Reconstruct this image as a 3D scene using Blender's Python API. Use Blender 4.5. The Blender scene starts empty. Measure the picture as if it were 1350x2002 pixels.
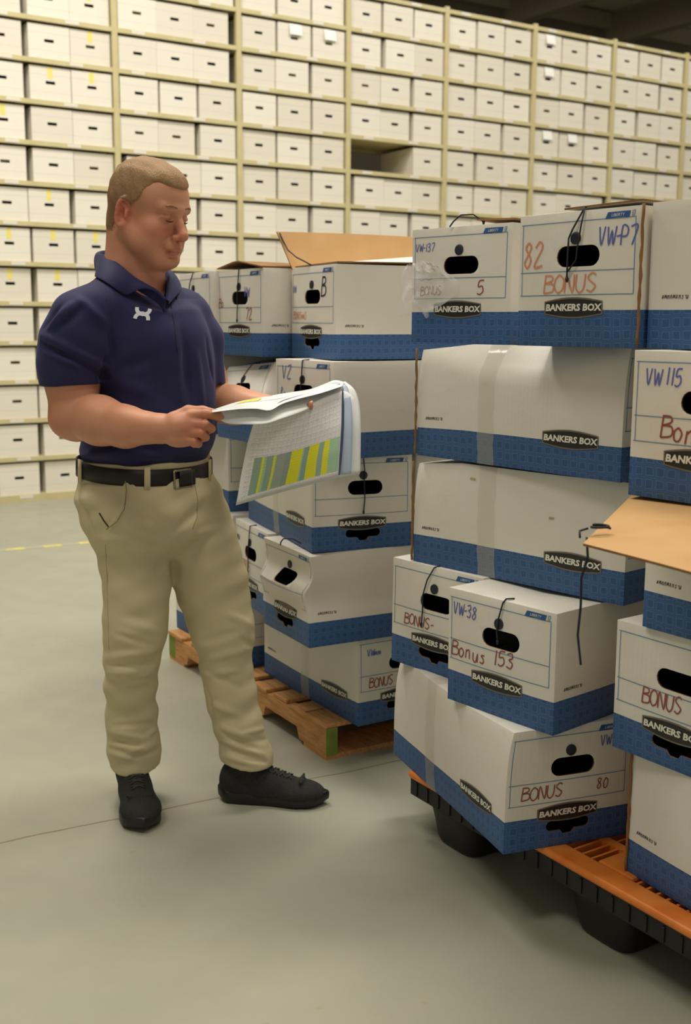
import bpy, bmesh, math, random
import numpy as np
from mathutils import Vector, Matrix
random.seed(7)
S = bpy.context.scene
COL = S.collection
PI = math.pi

# ------------------------------------------------------------------ camera, world, lamps, exposure
cam_d = bpy.data.cameras.new('camera'); cam = bpy.data.objects.new('camera', cam_d); COL.objects.link(cam); S.camera = cam
cam_d.sensor_fit = 'VERTICAL'; cam_d.sensor_height = 36.0; cam_d.lens = 2178.3 / 2002 * 36.0
cam.location = (0, 0, 1.3042)
_p, _r = 0.1674, 0.0049
_M = Matrix(((1, 0, 0), (0, math.sin(_p), -math.cos(_p)), (0, math.cos(_p), math.sin(_p))))
cam.rotation_euler = (_M @ Matrix.Rotation(_r, 3, 'Z')).to_euler()
cam_d.clip_start = 0.05; cam_d.clip_end = 100
cam_d.dof.use_dof = True; cam_d.dof.focus_distance = 2.45; cam_d.dof.aperture_fstop = 5.0

W_ = bpy.data.worlds.new('world'); S.world = W_; W_.use_nodes = True
bg = W_.node_tree.nodes['Background']; bg.inputs[0].default_value = (1.0, 0.945, 0.84, 1); bg.inputs[1].default_value = 0.30

S.view_settings.view_transform = 'Standard'; S.view_settings.look = 'None'
S.view_settings.gamma = 1.0; S.view_settings.exposure = 0.1; S.view_settings.use_curve_mapping = False

def area(name, loc, sx, sy, power, col=(1.0, 0.945, 0.85), aim=None):
    d = bpy.data.lights.new(name, 'AREA'); d.shape = 'RECTANGLE'; d.size = sx; d.size_y = sy; d.energy = power; d.color = col
    o = bpy.data.objects.new(name, d); COL.objects.link(o); o.location = loc
    if aim is not None:
        o.rotation_euler = (Vector(aim) - Vector(loc)).to_track_quat('-Z', 'Y').to_euler()
    return o
WA = 0.5655                                  # yaw of the racking line
def along(s, off, z):                        # a point s along the racking face, off metres in front of it
    return (s * math.cos(WA) + off * math.sin(WA), 9.5963 + s * math.sin(WA) - off * math.cos(WA), z)
# high-bay lamps hanging in rows
for i, s in enumerate((-4.0, 0.0, 4.0)):
    o = area('highbay_light', along(s, 2.6, 6.2), 1.6, 0.8, 94, aim=along(s, 1.0, 2.2))
for i, (x, y) in enumerate(((-1.9, 4.5), (0.9, 3.9), (-2.0, 1.2), (1.6, 0.2))):
    o = area('highbay_light', (x, y, 5.6), 1.8, 1.0, (120, 128, 66, 52)[i])
    
# ------------------------------------------------------------------ helpers
def link(o): COL.objects.link(o); return o
def tag(o, label=None, cat=None, group=None, kind=None):
    if label: o['label'] = label
    if cat: o['category'] = cat
    if group: o['group'] = group
    if kind: o['kind'] = kind
    return o
def empty(name, loc, rz=0.0):
    o = bpy.data.objects.new(name, None); o.empty_display_size = 0.1; link(o)
    o.location = loc; o.rotation_euler = (0, 0, rz); return o
def new_obj(name, me, mats, parent=None):
    o = bpy.data.objects.new(name, me); link(o)
    for m in (mats if isinstance(mats, (list, tuple)) else [mats]): me.materials.append(m)
    if parent is not None: o.parent = parent
    return o
class MB:
    """collects faces; build() links them as one mesh"""
    def __init__(s): s.v = []; s.f = []; s.m = []
    def add(s, vs, fs, mi=0):
        b = len(s.v); s.v += [tuple(v) for v in vs]; s.f += [tuple(i + b for i in f) for f in fs]; s.m += [mi] * len(fs)
    def box(s, c, d, mi=0, M=None):
        x, y, z = [q / 2 for q in d]
        vs = [Vector((sx * x, sy * y, sz * z)) for sx in (-1, 1) for sy in (-1, 1) for sz in (-1, 1)]
        if M is not None: vs = [M @ v for v in vs]
        vs = [v + Vector(c) for v in vs]
        s.add(vs, [(0, 1, 3, 2), (4, 6, 7, 5), (0, 4, 5, 1), (2, 3, 7, 6), (0, 2, 6, 4), (1, 5, 7, 3)], mi)
    def bb(s, a, b, mi=0):
        s.box([(p + q) / 2 for p, q in zip(a, b)], [abs(q - p) for p, q in zip(a, b)], mi)
    def tube(s, pts, r, n=8, mi=0, cap=True):
        pts = [Vector(p) for p in pts]; rs = r if isinstance(r, (list, tuple)) else [r] * len(pts)
        up = Vector((0.13, 0.27, 0.95)); rings = []
        for i, p in enumerate(pts):
            t = (pts[min(i + 1, len(pts) - 1)] - pts[max(i - 1, 0)]).normalized()
            u = t.cross(up)
            if u.length < 1e-3: u = t.cross(Vector((1, 0, 0)))
            u.normalize(); w = t.cross(u).normalized(); up = u.cross(t) if False else up
            rings.append([p + (u * math.cos(2 * PI * k / n) + w * math.sin(2 * PI * k / n)) * rs[i] for k in range(n)])
        vs = [v for r_ in rings for v in r_]; fs = []
        for i in range(len(pts) - 1):
            for k in range(n):
                a, b = i * n + k, i * n + (k + 1) % n; fs.append((a, b, b + n, a + n))
        if cap: fs += [tuple(range(n))[::-1], tuple((len(pts) - 1) * n + k for k in range(n))]
        s.add(vs, fs, mi)
    def prism(s, poly, y0, y1, mi=0, M=None):
        """poly in (x,z), extruded from y0 to y1"""
        n = len(poly); vs = [Vector((x, y0, z)) for x, z in poly] + [Vector((x, y1, z)) for x, z in poly]
        if M is not None: vs = [M @ v for v in vs]
        fs = [tuple(range(n)), tuple(range(2 * n - 1, n - 1, -1))] + [(k, k + n, (k + 1) % n + n, (k + 1) % n) for k in range(n)]
        s.add(vs, fs, mi)
    def mesh(s, name='m', smooth=False):
        me = bpy.data.meshes.new(name); me.from_pydata([tuple(v) for v in s.v], [], s.f)
        me.polygons.foreach_set('material_index', s.m)
        if smooth: me.polygons.foreach_set('use_smooth', [True] * len(s.f))
        me.update(); return me
    def build(s, name, mats, parent=None, smooth=False, fixn=True):
        me = s.mesh(name, smooth)
        if fixn:
            b = bmesh.new(); b.from_mesh(me); bmesh.ops.recalc_face_normals(b, faces=b.faces); b.to_mesh(me); b.free()
        return new_obj(name, me, mats, parent)
def bevel(o, w, seg=2, ang=0.6):
    m = o.modifiers.new('bevel', 'BEVEL'); m.width = w; m.segments = seg; m.limit_method = 'ANGLE'; m.angle_limit = ang; return o
def eval_mesh(o):
    dg = bpy.context.evaluated_depsgraph_get(); dg.update()
    return bpy.data.meshes.new_from_object(o.evaluated_get(dg), preserve_all_data_layers=True, depsgraph=dg)

# ------------------------------------------------------------------ materials
def lin(c):
    return tuple(((v / 255) / 12.92 if v / 255 <= 0.04045 else ((v / 255 + 0.055) / 1.055) ** 2.4) for v in c)
class NT:
    def __init__(s, name, rough=0.6, col=(0.8, 0.8, 0.8), spec=0.5, metal=0.0):
        s.mat = bpy.data.materials.new(name); s.mat.use_nodes = True; s.t = s.mat.node_tree; s.b = s.t.nodes['Principled BSDF']
        s.b.inputs['Base Color'].default_value = (*col, 1); s.b.inputs['Roughness'].default_value = rough
        s.b.inputs['Specular IOR Level'].default_value = spec; s.b.inputs['Metallic'].default_value = metal
    def n(s, typ, **kw):
        nd = s.t.nodes.new(typ)
        for k, v in kw.items():
            if k in nd.inputs: nd.inputs[k].default_value = v
            else: setattr(nd, k, v)
        return nd
    def l(s, a, b): s.t.links.new(a, b)
    def coord(s, kind='Object'): return s.n('ShaderNodeTexCoord').outputs[kind]
    def attr(s, name): return s.n('ShaderNodeAttribute', attribute_name=name).outputs['Vector']
    def math(s, op, a, b=None, c=None):
        nd = s.n('ShaderNodeMath', operation=op)
        for i, v in enumerate((a, b, c)):
            if v is None: continue
            if isinstance(v, (int, float)): nd.inputs[i].default_value = v
            else: s.l(v, nd.inputs[i])
        return nd.outputs[0]
    def mix(s, fac, a, b):
        nd = s.n('ShaderNodeMix', data_type='RGBA')
        for sock, v in ((nd.inputs[0], fac), (nd.inputs[6], a), (nd.inputs[7], b)):
            if isinstance(v, (int, float)): sock.default_value = v
            elif isinstance(v, tuple): sock.default_value = (*v, 1) if len(v) == 3 else v
            else: s.l(v, sock)
        return nd.outputs[2]
    def noise(s, vec, scale, detail=3.0, rough=0.5):
        nd = s.n('ShaderNodeTexNoise'); s.l(vec, nd.inputs['Vector']); nd.inputs['Scale'].default_value = scale
        nd.inputs['Detail'].default_value = detail; nd.inputs['Roughness'].default_value = rough; return nd.outputs[0]
    def ramp(s, fac, stops):
        nd = s.n('ShaderNodeValToRGB'); s.l(fac, nd.inputs[0]); e = nd.color_ramp.elements
        while len(e) < len(stops): e.new(0.5)
        for i, (p, c) in enumerate(stops): e[i].position = p; e[i].color = (*c, 1) if len(c) == 3 else c
        return nd.outputs[0]
    def sep(s, vec):
        nd = s.n('ShaderNodeSeparateXYZ'); s.l(vec, nd.inputs[0]); return nd.outputs
    def scale(s, vec, sc):
        nd = s.n('ShaderNodeMapping'); s.l(vec, nd.inputs['Vector']); nd.inputs['Scale'].default_value = sc; return nd.outputs[0]
    def base(s, c): s.l(c, s.b.inputs['Base Color'])
    def bump(s, h, dist=0.001, strength=0.5):
        nd = s.n('ShaderNodeBump'); nd.inputs['Distance'].default_value = dist; nd.inputs['Strength'].default_value = strength
        s.l(h, nd.inputs['Height']); s.l(nd.outputs[0], s.b.inputs['Normal'])
def flat(name, col, rough=0.6, spec=0.5, metal=0.0): return NT(name, rough, col, spec, metal).mat
def mottled(name, c1, c2, scale, rough=0.6, bump=0.0, stretch=(1, 1, 1), spec=0.4, detail=4):
    m = NT(name, rough, spec=spec); v = m.scale(m.coord(), stretch); n = m.noise(v, scale, detail)
    m.base(m.ramp(n, [(0.3, c1), (0.7, c2)]))
    if bump: m.bump(n, bump, 0.6)
    return m.mat

# ------------------------------------------------------------------ the setting
def make_floor_mat():
    m = NT('polished_concrete', 0.42, spec=0.35); v = m.coord()
    n1 = m.noise(v, 0.9, 5, 0.55); n2 = m.noise(v, 7, 5, 0.6); n3 = m.noise(v, 60, 3)
    c = m.mix(n1, lin((150, 152, 140)), lin((192, 188, 162)))
    k = m.math('MULTIPLY', n2, 0.45); c = m.mix(k, c, lin((138, 138, 126)))
    # scattered rusty flecks
    fl = m.ramp(m.noise(v, 16, 2), [(0.72, (0, 0, 0)), (0.78, (1, 1, 1))])
    c = m.mix(m.math('MULTIPLY', fl, 0.3), c, lin((150, 130, 95)))
    sx = m.sep(v)
    def line(ax, ay, bx, by, w, col, c, wob=0.01, k=1.0):
        L = math.hypot(bx - ax, by - ay); nx, ny = -(by - ay) / L, (bx - ax) / L
        d = m.math('ADD', m.math('MULTIPLY', sx[0], nx), m.math('MULTIPLY', sx[1], ny))
        d = m.math('ADD', d, -(nx * ax + ny * ay))
        d = m.math('ADD', d, m.math('MULTIPLY', m.math('SUBTRACT', m.noise(v, 3.0, 4), 0.5), wob))
        fac = m.math('MULTIPLY', m.math('LESS_THAN', m.math('ABSOLUTE', d), w), k)
        return m.mix(fac, c, col)
    c = line(-0.868, 2.645, 0.153, 3.20, 0.0030, lin((120, 98, 74)), c, 0.05, .8)
    m.base(c)
    m.l(m.math('ADD', m.math('MULTIPLY', n2, 0.25), 0.33), m.b.inputs['Roughness'])
    m.bump(n3, 0.0006, 0.4)
    return m.mat
f = MB(); f.bb((-22, -6, -0.12), (26, 34, 0.0)); tag(f.build('floor', make_floor_mat()), kind='structure')
ceil_m = mottled('dark_roof_deck', lin((222, 214, 196)), lin((232, 226, 208)), 1.3, 0.9, stretch=(1, 4, 1))
f = MB(); f.bb((-22, -6, 7.4), (26, 34, 7.5)); tag(f.build('ceiling', ceil_m), kind='structure')
f = MB()
for i in range(9):
    a = Vector(along(-9 + i * 2.6, 6, 7.05)); b = Vector(along(-9 + i * 2.6, -11, 7.05))
    M = Matrix.Rotation(WA, 3, 'Z'); f.box((a + b) / 2, (0.22, (b - a).length, 0.55), 0, M)
for j in range(4):
    a = Vector(along(-9, -1 - j * 2.6, 7.2)); b = Vector(along(14, -1 - j * 2.6, 7.2))
    f.box((a + b) / 2, ((b - a).length, 0.12, 0.3), 0, Matrix.Rotation(WA, 3, 'Z'))
tag(f.build('trim_1', flat('painted_roof_beam', lin((170, 158, 136)), 0.8)), kind='structure')
wm = mottled('painted_warehouse_wall', lin((120, 112, 95)), lin((132, 124, 106)), 0.8, 0.9)
M = Matrix.Rotation(WA, 3, 'Z'); f = MB(); c = Vector(along(2, -9.0, 3.7)); f.box(c, (50, 0.2, 7.6), 0, M)
tag(f.build('wall_back', wm), kind='structure')
# hazard tape stuck on the floor
def make_tape_mat():
    m = NT('worn_floor_tape', 0.6); x = m.sep(m.coord())[0]
    st = m.math('LESS_THAN', m.math('FRACT', m.math('DIVIDE', x, 0.215)), 0.5)
    w = m.ramp(m.noise(m.coord(), 8, 4), [(0.35, (0.25, 0.25, 0.25)), (0.6, (1, 1, 1))])
    m.base(m.mix(m.math('MULTIPLY', st, w), lin((178, 174, 152)), lin((226, 214, 110)))); return m.mat
f = MB(); f.bb((-2.5, -0.03, 0.0), (3.5, 0.03, 0.0012)); o = f.build('floor_tape', make_tape_mat())
o.location = (-1.78, 6.44, 0.0004); o.rotation_euler = (0, 0, math.atan2(6.583 - 6.326, 1.978 - 1.523))
tag(o, 'worn yellow dashed safety tape stuck on the concrete in front of the racking', 'floor tape')

# housings of the high-bay lamps, hung from the roof
lamp_m = flat('white_lamp_housing', lin((210, 206, 196)), .5)
bpy.context.view_layer.update()
for i, lo in enumerate([o for o in S.objects if o.type == 'LIGHT']):
    Mw = lo.matrix_world.copy(); R3 = Mw.to_3x3(); sx, sy = lo.data.size / 2, lo.data.size_y / 2; c = Mw.translation
    mb = MB(); mb.box(R3 @ Vector((0, 0, .045)), (2 * sx + .06, 2 * sy + .06, .07), 0, R3); h_ = mb.build('highbay_lamp', [lamp_m]); h_.location = c
    mb = MB()
    for s_ in (-.7, .7):
        a = R3 @ Vector((s_ * sx, 0, .08)); mb.tube([a, (a.x, a.y, 7.4 - c.z)], .008, 6)
    mb.build('suspension_rods', [lamp_m], h_)
    tag(h_, ('white high-bay lamp hanging over the racking aisle, %s of three' % ('leftmost', 'middle', 'rightmost')[i]) if i < 3 else ('white high-bay lamp hanging above the %s' % ('man and the open floor behind him', 'two pallets of boxes', 'floor left of the camera', 'floor right of the camera')[i - 3]), 'lamp', 'high-bay lamps under the roof')
# ------------------------------------------------------------------ racking with archive boxes
BW, PS, Z0, W0 = 1.0043, 0.28, 0.051, -1.9968
tan_m = mottled('tan_painted_steel', lin((196, 184, 138)), lin((208, 197, 152)), 6, 0.5)
tag_m = flat('paper_shelf_tag', lin((226, 222, 212)), 0.5)
ORD = ['zeroth', 'first', 'second', 'third', 'fourth', 'fifth', 'sixth', 'seventh', 'eighth', 'ninth', 'tenth', 'eleventh', 'twelfth', 'thirteenth', 'fourteenth']
NB = 8
DEP = 0.62
def upright_mesh():
    u = MB()
    for y in (0.0, DEP - 0.04):
        u.bb((-0.021, y, 0), (0.021, y + 0.036, 14 * PS + Z0 + 0.02))
    for k in range(7):
        z = 0.3 + k * 0.56; u.tube([(0, 0.03, z), (0, DEP - 0.04, z + 0.25)], 0.009, 6)
    return u.mesh('upright')
up_me = upright_mesh(); up_me.materials.append(tan_m)
def shelf_mesh():
    u = MB(); u.bb((0.022, 0.0, -0.032), (BW - 0.022, 0.028, 0.0)); u.bb((0.022, DEP - 0.03, -0.032), (BW - 0.022, DEP, 0.0))
    u.bb((0.022, 0.028, -0.014), (BW - 0.022, DEP - 0.03, 0.0)); return u.mesh('shelf')
sh_me = shelf_mesh(); sh_me.materials.append(tan_m)
u = MB(); u.bb((0, -0.002, -0.026), (0.10, 0.0, -0.004)); tg_me = u.mesh('tag'); tg_me.materials.append(tag_m)
u = MB(); u.bb((0.022, 0.0, 0.0), (BW - 0.022, 0.04, Z0 - 0.032)); kick_me = u.mesh('kick'); kick_me.materials.append(tan_m)
for b in range(-1, NB):
    s0 = W0 + (b - 1) * BW
    names = 'tan steel racking bay just outside the photo, left of all others' if b < 0 else 'leftmost tan steel racking bay, cut by the photo edge' if b == 0 else ('tan steel racking bay with one nearly empty shelf' if b == 3 else '%s tan steel racking bay counted from the photo\'s left edge' % ORD[b + 1])
    r = empty('racking_bay', along(s0, 0, 0), WA); tag(r, names, 'shelving', 'tan racking bays along the back aisle')
    sides = (0, BW) if b == NB - 1 else (0,)
    for xx in sides:
        o = bpy.data.objects.new('upright', up_me); link(o); o.parent = r; o.location = (xx, 0, 0)
    o = bpy.data.objects.new('kick_plate', kick_me); link(o); o.parent = r
    for k in range(15):
        o = bpy.data.objects.new('shelf', sh_me); link(o); o.parent = r; o.location = (0, 0, Z0 + k * PS)
        if b < 7:
            for x in (0.16, 0.64):
                t = bpy.data.objects.new('paper_tag', tg_me); link(t); t.parent = o; t.location = (x + random.uniform(-.04, .04), 0, 0)
def archive_mat():
    m = NT('white_archive_board', 0.55); oi = m.n('ShaderNodeObjectInfo').outputs['Random']
    c = m.mix(oi, lin((226, 220, 205)), lin((238, 233, 221)))
    v = m.coord(); s = m.sep(v)
    # printed form lines on the front
    ln = m.math('LESS_THAN', m.math('ABSOLUTE', m.math('SUBTRACT', s[2], 0.176)), 0.0022)
    ln2 = m.math('LESS_THAN', m.math('ABSOLUTE', m.math('SUBTRACT', s[2], 0.06)), 0.0016)
    fac = m.math('MULTIPLY', m.math('MAXIMUM', ln, ln2), 0.35)
    c = m.mix(fac, c, lin((170, 170, 160)))
    n = m.noise(v, 14, 3); c = m.mix(m.math('MULTIPLY', n, 0.25), c, lin((205, 196, 176)))
    m.base(c); return m.mat
ar_m = archive_mat()
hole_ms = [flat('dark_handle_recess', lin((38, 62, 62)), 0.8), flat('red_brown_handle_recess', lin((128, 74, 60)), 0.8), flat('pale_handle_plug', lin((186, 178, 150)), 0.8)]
BXW, BXH, BXD = 0.297, 0.232, 0.5
def archive_mesh(mi):
    u = MB(); w, h, d = BXW, BXH, BXD
    x0, x1, z0, z1, dd = w / 2 - 0.034, w / 2 + 0.034, 0.115, 0.136, 0.05
    V = [(0, 0, 0), (w, 0, 0), (w, 0, h), (0, 0, h), (x0, 0, z0), (x1, 0, z0), (x1, 0, z1), (x0, 0, z1),
         (0, d, 0), (w, d, 0), (w, d, h), (0, d, h), (x0, dd, z0), (x1, dd, z0), (x1, dd, z1), (x0, dd, z1)]
    u.add(V, [(0, 1, 5, 4), (1, 2, 6, 5), (2, 3, 7, 6), (3, 0, 4, 7), (8, 11, 10, 9), (0, 3, 11, 8), (1, 9, 10, 2), (0, 8, 9, 1), (3, 2, 10, 11)], 0)
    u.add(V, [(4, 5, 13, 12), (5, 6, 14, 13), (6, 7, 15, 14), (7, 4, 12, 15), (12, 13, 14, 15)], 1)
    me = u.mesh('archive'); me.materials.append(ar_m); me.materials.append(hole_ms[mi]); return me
ar_me = [archive_mesh(i) for i in range(3)]
u = MB(); u.bb((0, -0.001, 0), (0.035, 0.0, 0.075)); note_me = u.mesh('note'); note_me.materials.append(flat('yellow_sticky_note', lin((236, 222, 120)), 0.6))
u = MB(); u.bb((0, -0.0015, 0), (0.11, 0.0, 0.085)); slv_me = u.mesh('sleeve'); slv_me.materials.append(flat('white_glare_sleeve', lin((250, 250, 246)), 0.15, 0.8))  # plastic sleeve coloured near-white, painting in the glare of the lamps
codes = ['aa--aaebaaaaaa', '--be--bbLbeRRe', 'ebeb-abbeeebee', '--be--bbLXbbae', 'bea-abebeabeee', 'eb-eabebReebee', 'abeebb-eaebabe', 'eabebeabeebeab']
def vproj(P):
    x, y, z = P[0], P[1], P[2] - 1.3042; d = y * math.cos(_p) - z * math.sin(_p); u_ = y * math.sin(_p) + z * math.cos(_p)
    return 1001 - 2178.3 * u_ / d
sleeves = {(2, 12, 1), (2, 12, 2), (5, 13, 0), (5, 12, 0), (5, 10, 0), (5, 10, 1)}  # boxes whose lamp reflection is drawn as a white sleeve
for b in range(-1, NB):
    s0 = W0 + (b - 1) * BW; free = BW - 0.05 - 3 * BXW
    rows = [k for k in range(14) if vproj(along(s0 + 0.5, 0, Z0 + k * PS + 0.06)) > 0]; top = max(rows)
    for k in range(14):
        cd = 'b' if b < 0 else codes[b][k]; g = [free * .25] * 4
        if cd == 'a': g = [.1 * free, .75 * free, .08 * free]
        elif cd == 'b': g = [.1 * free, .08 * free, .7 * free]
        elif cd == 'L': g = [.8 * free, .08 * free, .05 * free]
        elif cd == 'R': g = [.12 * free, .03 * free, .03 * free]
        elif cd == 'e': g = [.15 * free, .35 * free, .35 * free]
        elif cd == 'X': g = [.15 * free, .35 * free, .35 * free]
        x = 0.025
        for i in range(3):
            x += g[i]
            if cd == 'X' and i < 2: x += BXW; continue
            rr = random.random(); mi = 0 if rr < .58 else (1 if rr < .76 else 2)
            o = bpy.data.objects.new('archive_box', ar_me[mi]); link(o)
            o.location = along(s0 + x, -0.016 - random.uniform(0, .014), Z0 + k * PS); o.rotation_euler = (0, 0, WA + random.uniform(-.012, .012))
            pos = ('left', 'middle', 'right')[i]; row = top - k + 1
            extra = ''
            if (b, k, i) in sleeves:
                s_ = bpy.data.objects.new('glare_sleeve', slv_me); link(s_); s_.parent = o; s_.location = (.10, 0, .148); s_.rotation_euler = (-0.2, 0, 0); s_.location.y = -.020
            elif b == 0 and k > 3 and random.random() < .65:
                s_ = bpy.data.objects.new('sticky_note', note_me); link(s_); s_.parent = o; s_.location = (.13, 0, .155)
            tag(o, ('white archive box, %s shelf above the photo top, %s of racking bay %s' % (ORD[k - top], pos, ORD[b + 2])) if k > top else ('white archive box, %s row below photo top, %s of the outermost left bay' % (ORD[row], pos)) if b < 0 else 'white archive box, %s row below photo top, %s of %s racking bay from left' % (ORD[row], pos, ORD[b + 1]), 'archive box', 'white archive boxes on the racking')
            x += BXW

# ------------------------------------------------------------------ storage boxes on the pallets
BW_, BL_, BH_ = 0.311, 0.615, 0.272
BAND = 0.073
def board_mat():
    m = NT('printed_corrugated_board', 0.5, spec=0.35)
    v = m.attr('rest'); z = m.sep(v)[2]
    edge = m.math('ADD', z, m.math('MULTIPLY', m.math('SUBTRACT', m.noise(v, 9, 2), .5), .002))
    isb = m.math('LESS_THAN', edge, BAND)
    sc = m.scale(v, (1, 1, 1))
    vo = m.n('ShaderNodeTexVoronoi', feature='DISTANCE_TO_EDGE'); m.l(sc, vo.inputs['Vector']); vo.inputs['Scale'].default_value = 42; vo.inputs['Randomness'].default_value = 0.15
    ring = m.math('MULTIPLY', m.math('LESS_THAN', m.math('ABSOLUTE', m.math('SUBTRACT', vo.outputs['Distance'], 0.16)), 0.045), 0.5)
    ring2 = m.math('MULTIPLY', m.math('LESS_THAN', vo.outputs['Distance'], 0.035), 0.35)
    blue = m.mix(m.math('MAXIMUM', ring, ring2), lin((56, 92, 142)), lin((104, 138, 180)))
    blue = m.mix(m.math('MULTIPLY', m.noise(v, 30, 4), 0.35), blue, lin((46, 82, 130)))
    oi = m.n('ShaderNodeObjectInfo').outputs['Random']
    wt = m.mix(m.noise(v, 5, 4), lin((226, 221, 207)), lin((236, 232, 220)))
    scuff = m.ramp(m.noise(m.scale(v, (1, 1, 3)), 11, 6, 0.65), [(0.60, (0, 0, 0)), (0.74, (1, 1, 1))])
    wt = m.mix(m.math('MULTIPLY', scuff, 0.30), wt, lin((202, 194, 172)))
    m.base(m.mix(isb, wt, blue))
    # fine corrugation + creases
    flute = m.n('ShaderNodeTexWave', bands_direction='DIAGONAL'); m.l(m.scale(v, (1, 1, 0.0)), flute.inputs['Vector']); flute.inputs['Scale'].default_value = 55
    h = m.math('ADD', m.math('MULTIPLY', flute.outputs['Fac'], 0.10), m.noise(v, 22, 5, .55)); m.bump(h, 0.0022, 0.5)
    return m.mat
board = board_mat()
kraft = mottled('brown_kraft_board', lin((196, 152, 98)), lin((206, 164, 110)), 9, 0.7, 0.0008)
kraft_dk = mottled('worn_kraft_edge', lin((128, 92, 54)), lin((150, 110, 66)), 20, 0.8)
ink_blue = flat('blue_print', lin((44, 92, 148)), 0.5); ink_line = flat('blue_print_line', lin((98, 136, 172)), 0.5)
ink_dark = flat('grey_print', lin((84, 84, 80)), 0.5)
pen_blue = flat('blue_marker', lin((98, 104, 178)), 0.5); pen_red = flat('dark_red_marker', lin((150, 80, 68)), 0.5)
pen_orange = flat('orange_marker', lin((222, 146, 108)), 0.5); pen_black = flat('black_marker', lin((40, 40, 44)), 0.5)
badge_dk = flat('badge_dark_print', lin((38, 36, 32)), 0.45); badge_rim = flat('badge_rim_print', lin((120, 112, 98)), 0.4); badge_wt = flat('badge_white_print', lin((236, 232, 220)), 0.5)
cord_m = flat('dark_cord', lin((28, 34, 42)), 0.7); button_m = flat('dark_button', lin((30, 36, 46)), 0.5)
def tape_mat():
    m = NT('clear_packing_tape', 0.12, lin((226, 220, 200)), 0.8); m.b.inputs['Alpha'].default_value = 0.26
    m.bump(m.noise(m.scale(m.coord(), (1, 1, .3)), 30, 4), 0.002, 0.8); return m.mat
tape_m = tape_mat()
hole_edge = kraft_dk
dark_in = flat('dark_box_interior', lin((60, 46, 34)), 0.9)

# hand-drawn letters as pen strokes in a unit cell
G = {
 'B': [[(0, 0), (.05, 1)], [(0, .98), (.55, .95), (.6, .7), (.05, .55)], [(.05, .55), (.68, .5), (.7, .1), (0, 0)]],
 'O': [[(.35, 1), (.05, .75), (.0, .3), (.3, 0), (.65, .2), (.7, .7), (.35, 1)]],
 'N': [[(0, 0), (.05, 1), (.6, 0), (.65, 1)]],
 'U': [[(0, 1), (0, .3), (.3, 0), (.6, .25), (.65, 1)]],
 'S': [[(.6, .9), (.3, 1), (.02, .75), (.3, .52), (.6, .3), (.35, 0), (0, .1)]],
 'o': [[(.3, .6), (.05, .4), (.1, .05), (.4, 0), (.55, .35), (.3, .6)]],
 'n': [[(0, 0), (.05, .6)], [(.05, .45), (.35, .6), (.45, 0)]],
 'u': [[(0, .6), (.05, .1), (.35, 0), (.5, .6), (.52, 0)]],
 's': [[(.45, .55), (.1, .5), (.4, .25), (.3, 0), (0, .05)]],
 'V': [[(0, 1), (.3, 0), (.55, 1)]], 'W': [[(0, 1), (.2, 0), (.4, .8), (.6, 0), (.8, 1)]],
 '-': [[(.05, .45), (.45, .5)]], '1': [[(.25, 1), (.22, 0)]], '2': [[(.02, .75), (.3, 1), (.55, .75), (0, 0), (.65, .03)]],
 '3': [[(.0, .9), (.4, 1), (.5, .7), (.2, .55), (.55, .35), (.4, 0), (0, .08)]], '5': [[(.6, 1), (.15, .97), (.08, .55), (.45, .6), (.58, .25), (.3, 0), (0, .08)]],
 '8': [[(.5, .85), (.25, 1), (.05, .78), (.5, .35), (.3, 0), (.02, .2), (.3, .55), (.5, .85)]], '7': [[(0, .95), (.6, 1), (.2, 0)]],
 '0': [[(.3, 1), (.03, .6), (.15, .05), (.5, .1), (.58, .7), (.3, 1)]], 'P': [[(0, 0), (.05, 1), (.55, .9), (.5, .5), (.05, .45)]],
 'Z': [[(0, .9), (.6, 1), (.05, .05), (.65, .0)]], 'R': [[(0, 0), (.05, 1), (.5, .85), (.1, .5), (.6, 0)]], 'm': [[(0, 0), (.05, .6), (.25, .1), (.4, .6), (.6, 0)]], ' ': [],
 'f': [[(.4, 1), (.15, .8), (.15, 0)], [(0, .5), (.4, .5)]], 'e': [[(.05, .3), (.45, .35), (.3, .6), (.05, .4), (.15, 0), (.45, .08)]], 'x': [[(0, 0), (.4, .6)], [(0, .6), (.45, 0)]], '#': [[(.1, 0), (.2, .6)], [(.3, 0), (.4, .6)], [(0, .2), (.5, .22)]]}
def catmull(P, k=4):
    if len(P) < 3: return [((1 - t / k) * P[0][0] + t / k * P[-1][0], (1 - t / k) * P[0][1] + t / k * P[-1][1]) for t in range(k + 1)]
    Q = [P[0]] + list(P) + [P[-1]]; out = []
    for i in range(1, len(Q) - 2):
        for j in range(k):
            t = j / k; a, b, c, d = Q[i - 1], Q[i], Q[i + 1], Q[i + 2]
            out.append(tuple(0.5 * (2 * b[q] + (c[q] - a[q]) * t + (2 * a[q] - 5 * b[q] + 4 * c[q] - d[q]) * t * t + (-a[q] + 3 * b[q] - 3 * c[q] + d[q]) * t ** 3) for q in (0, 1)))
    out.append(tuple(P[-1])); return out
def strokes(text, s0, z0, h, cw=0.62, slant=0.1, drop=0.0, rnd=None):
    rnd = rnd or random.Random(hash(len(text)) + int(s0 * 1000)); out = []; x = s0
    for i, ch in enumerate(text):
        dz = rnd.uniform(-.05, .05) * h
        for st in G.get(ch, []):
            out.append([(x + (p[0] + slant * p[1]) * h * cw * 1.15, z0 + dz - drop * (x - s0) + p[1] * h) for p in catmull(st)])
        wid = .85 if ch not in '1-' else .5
        x += h * cw * wid * 1.12
    return out
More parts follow.
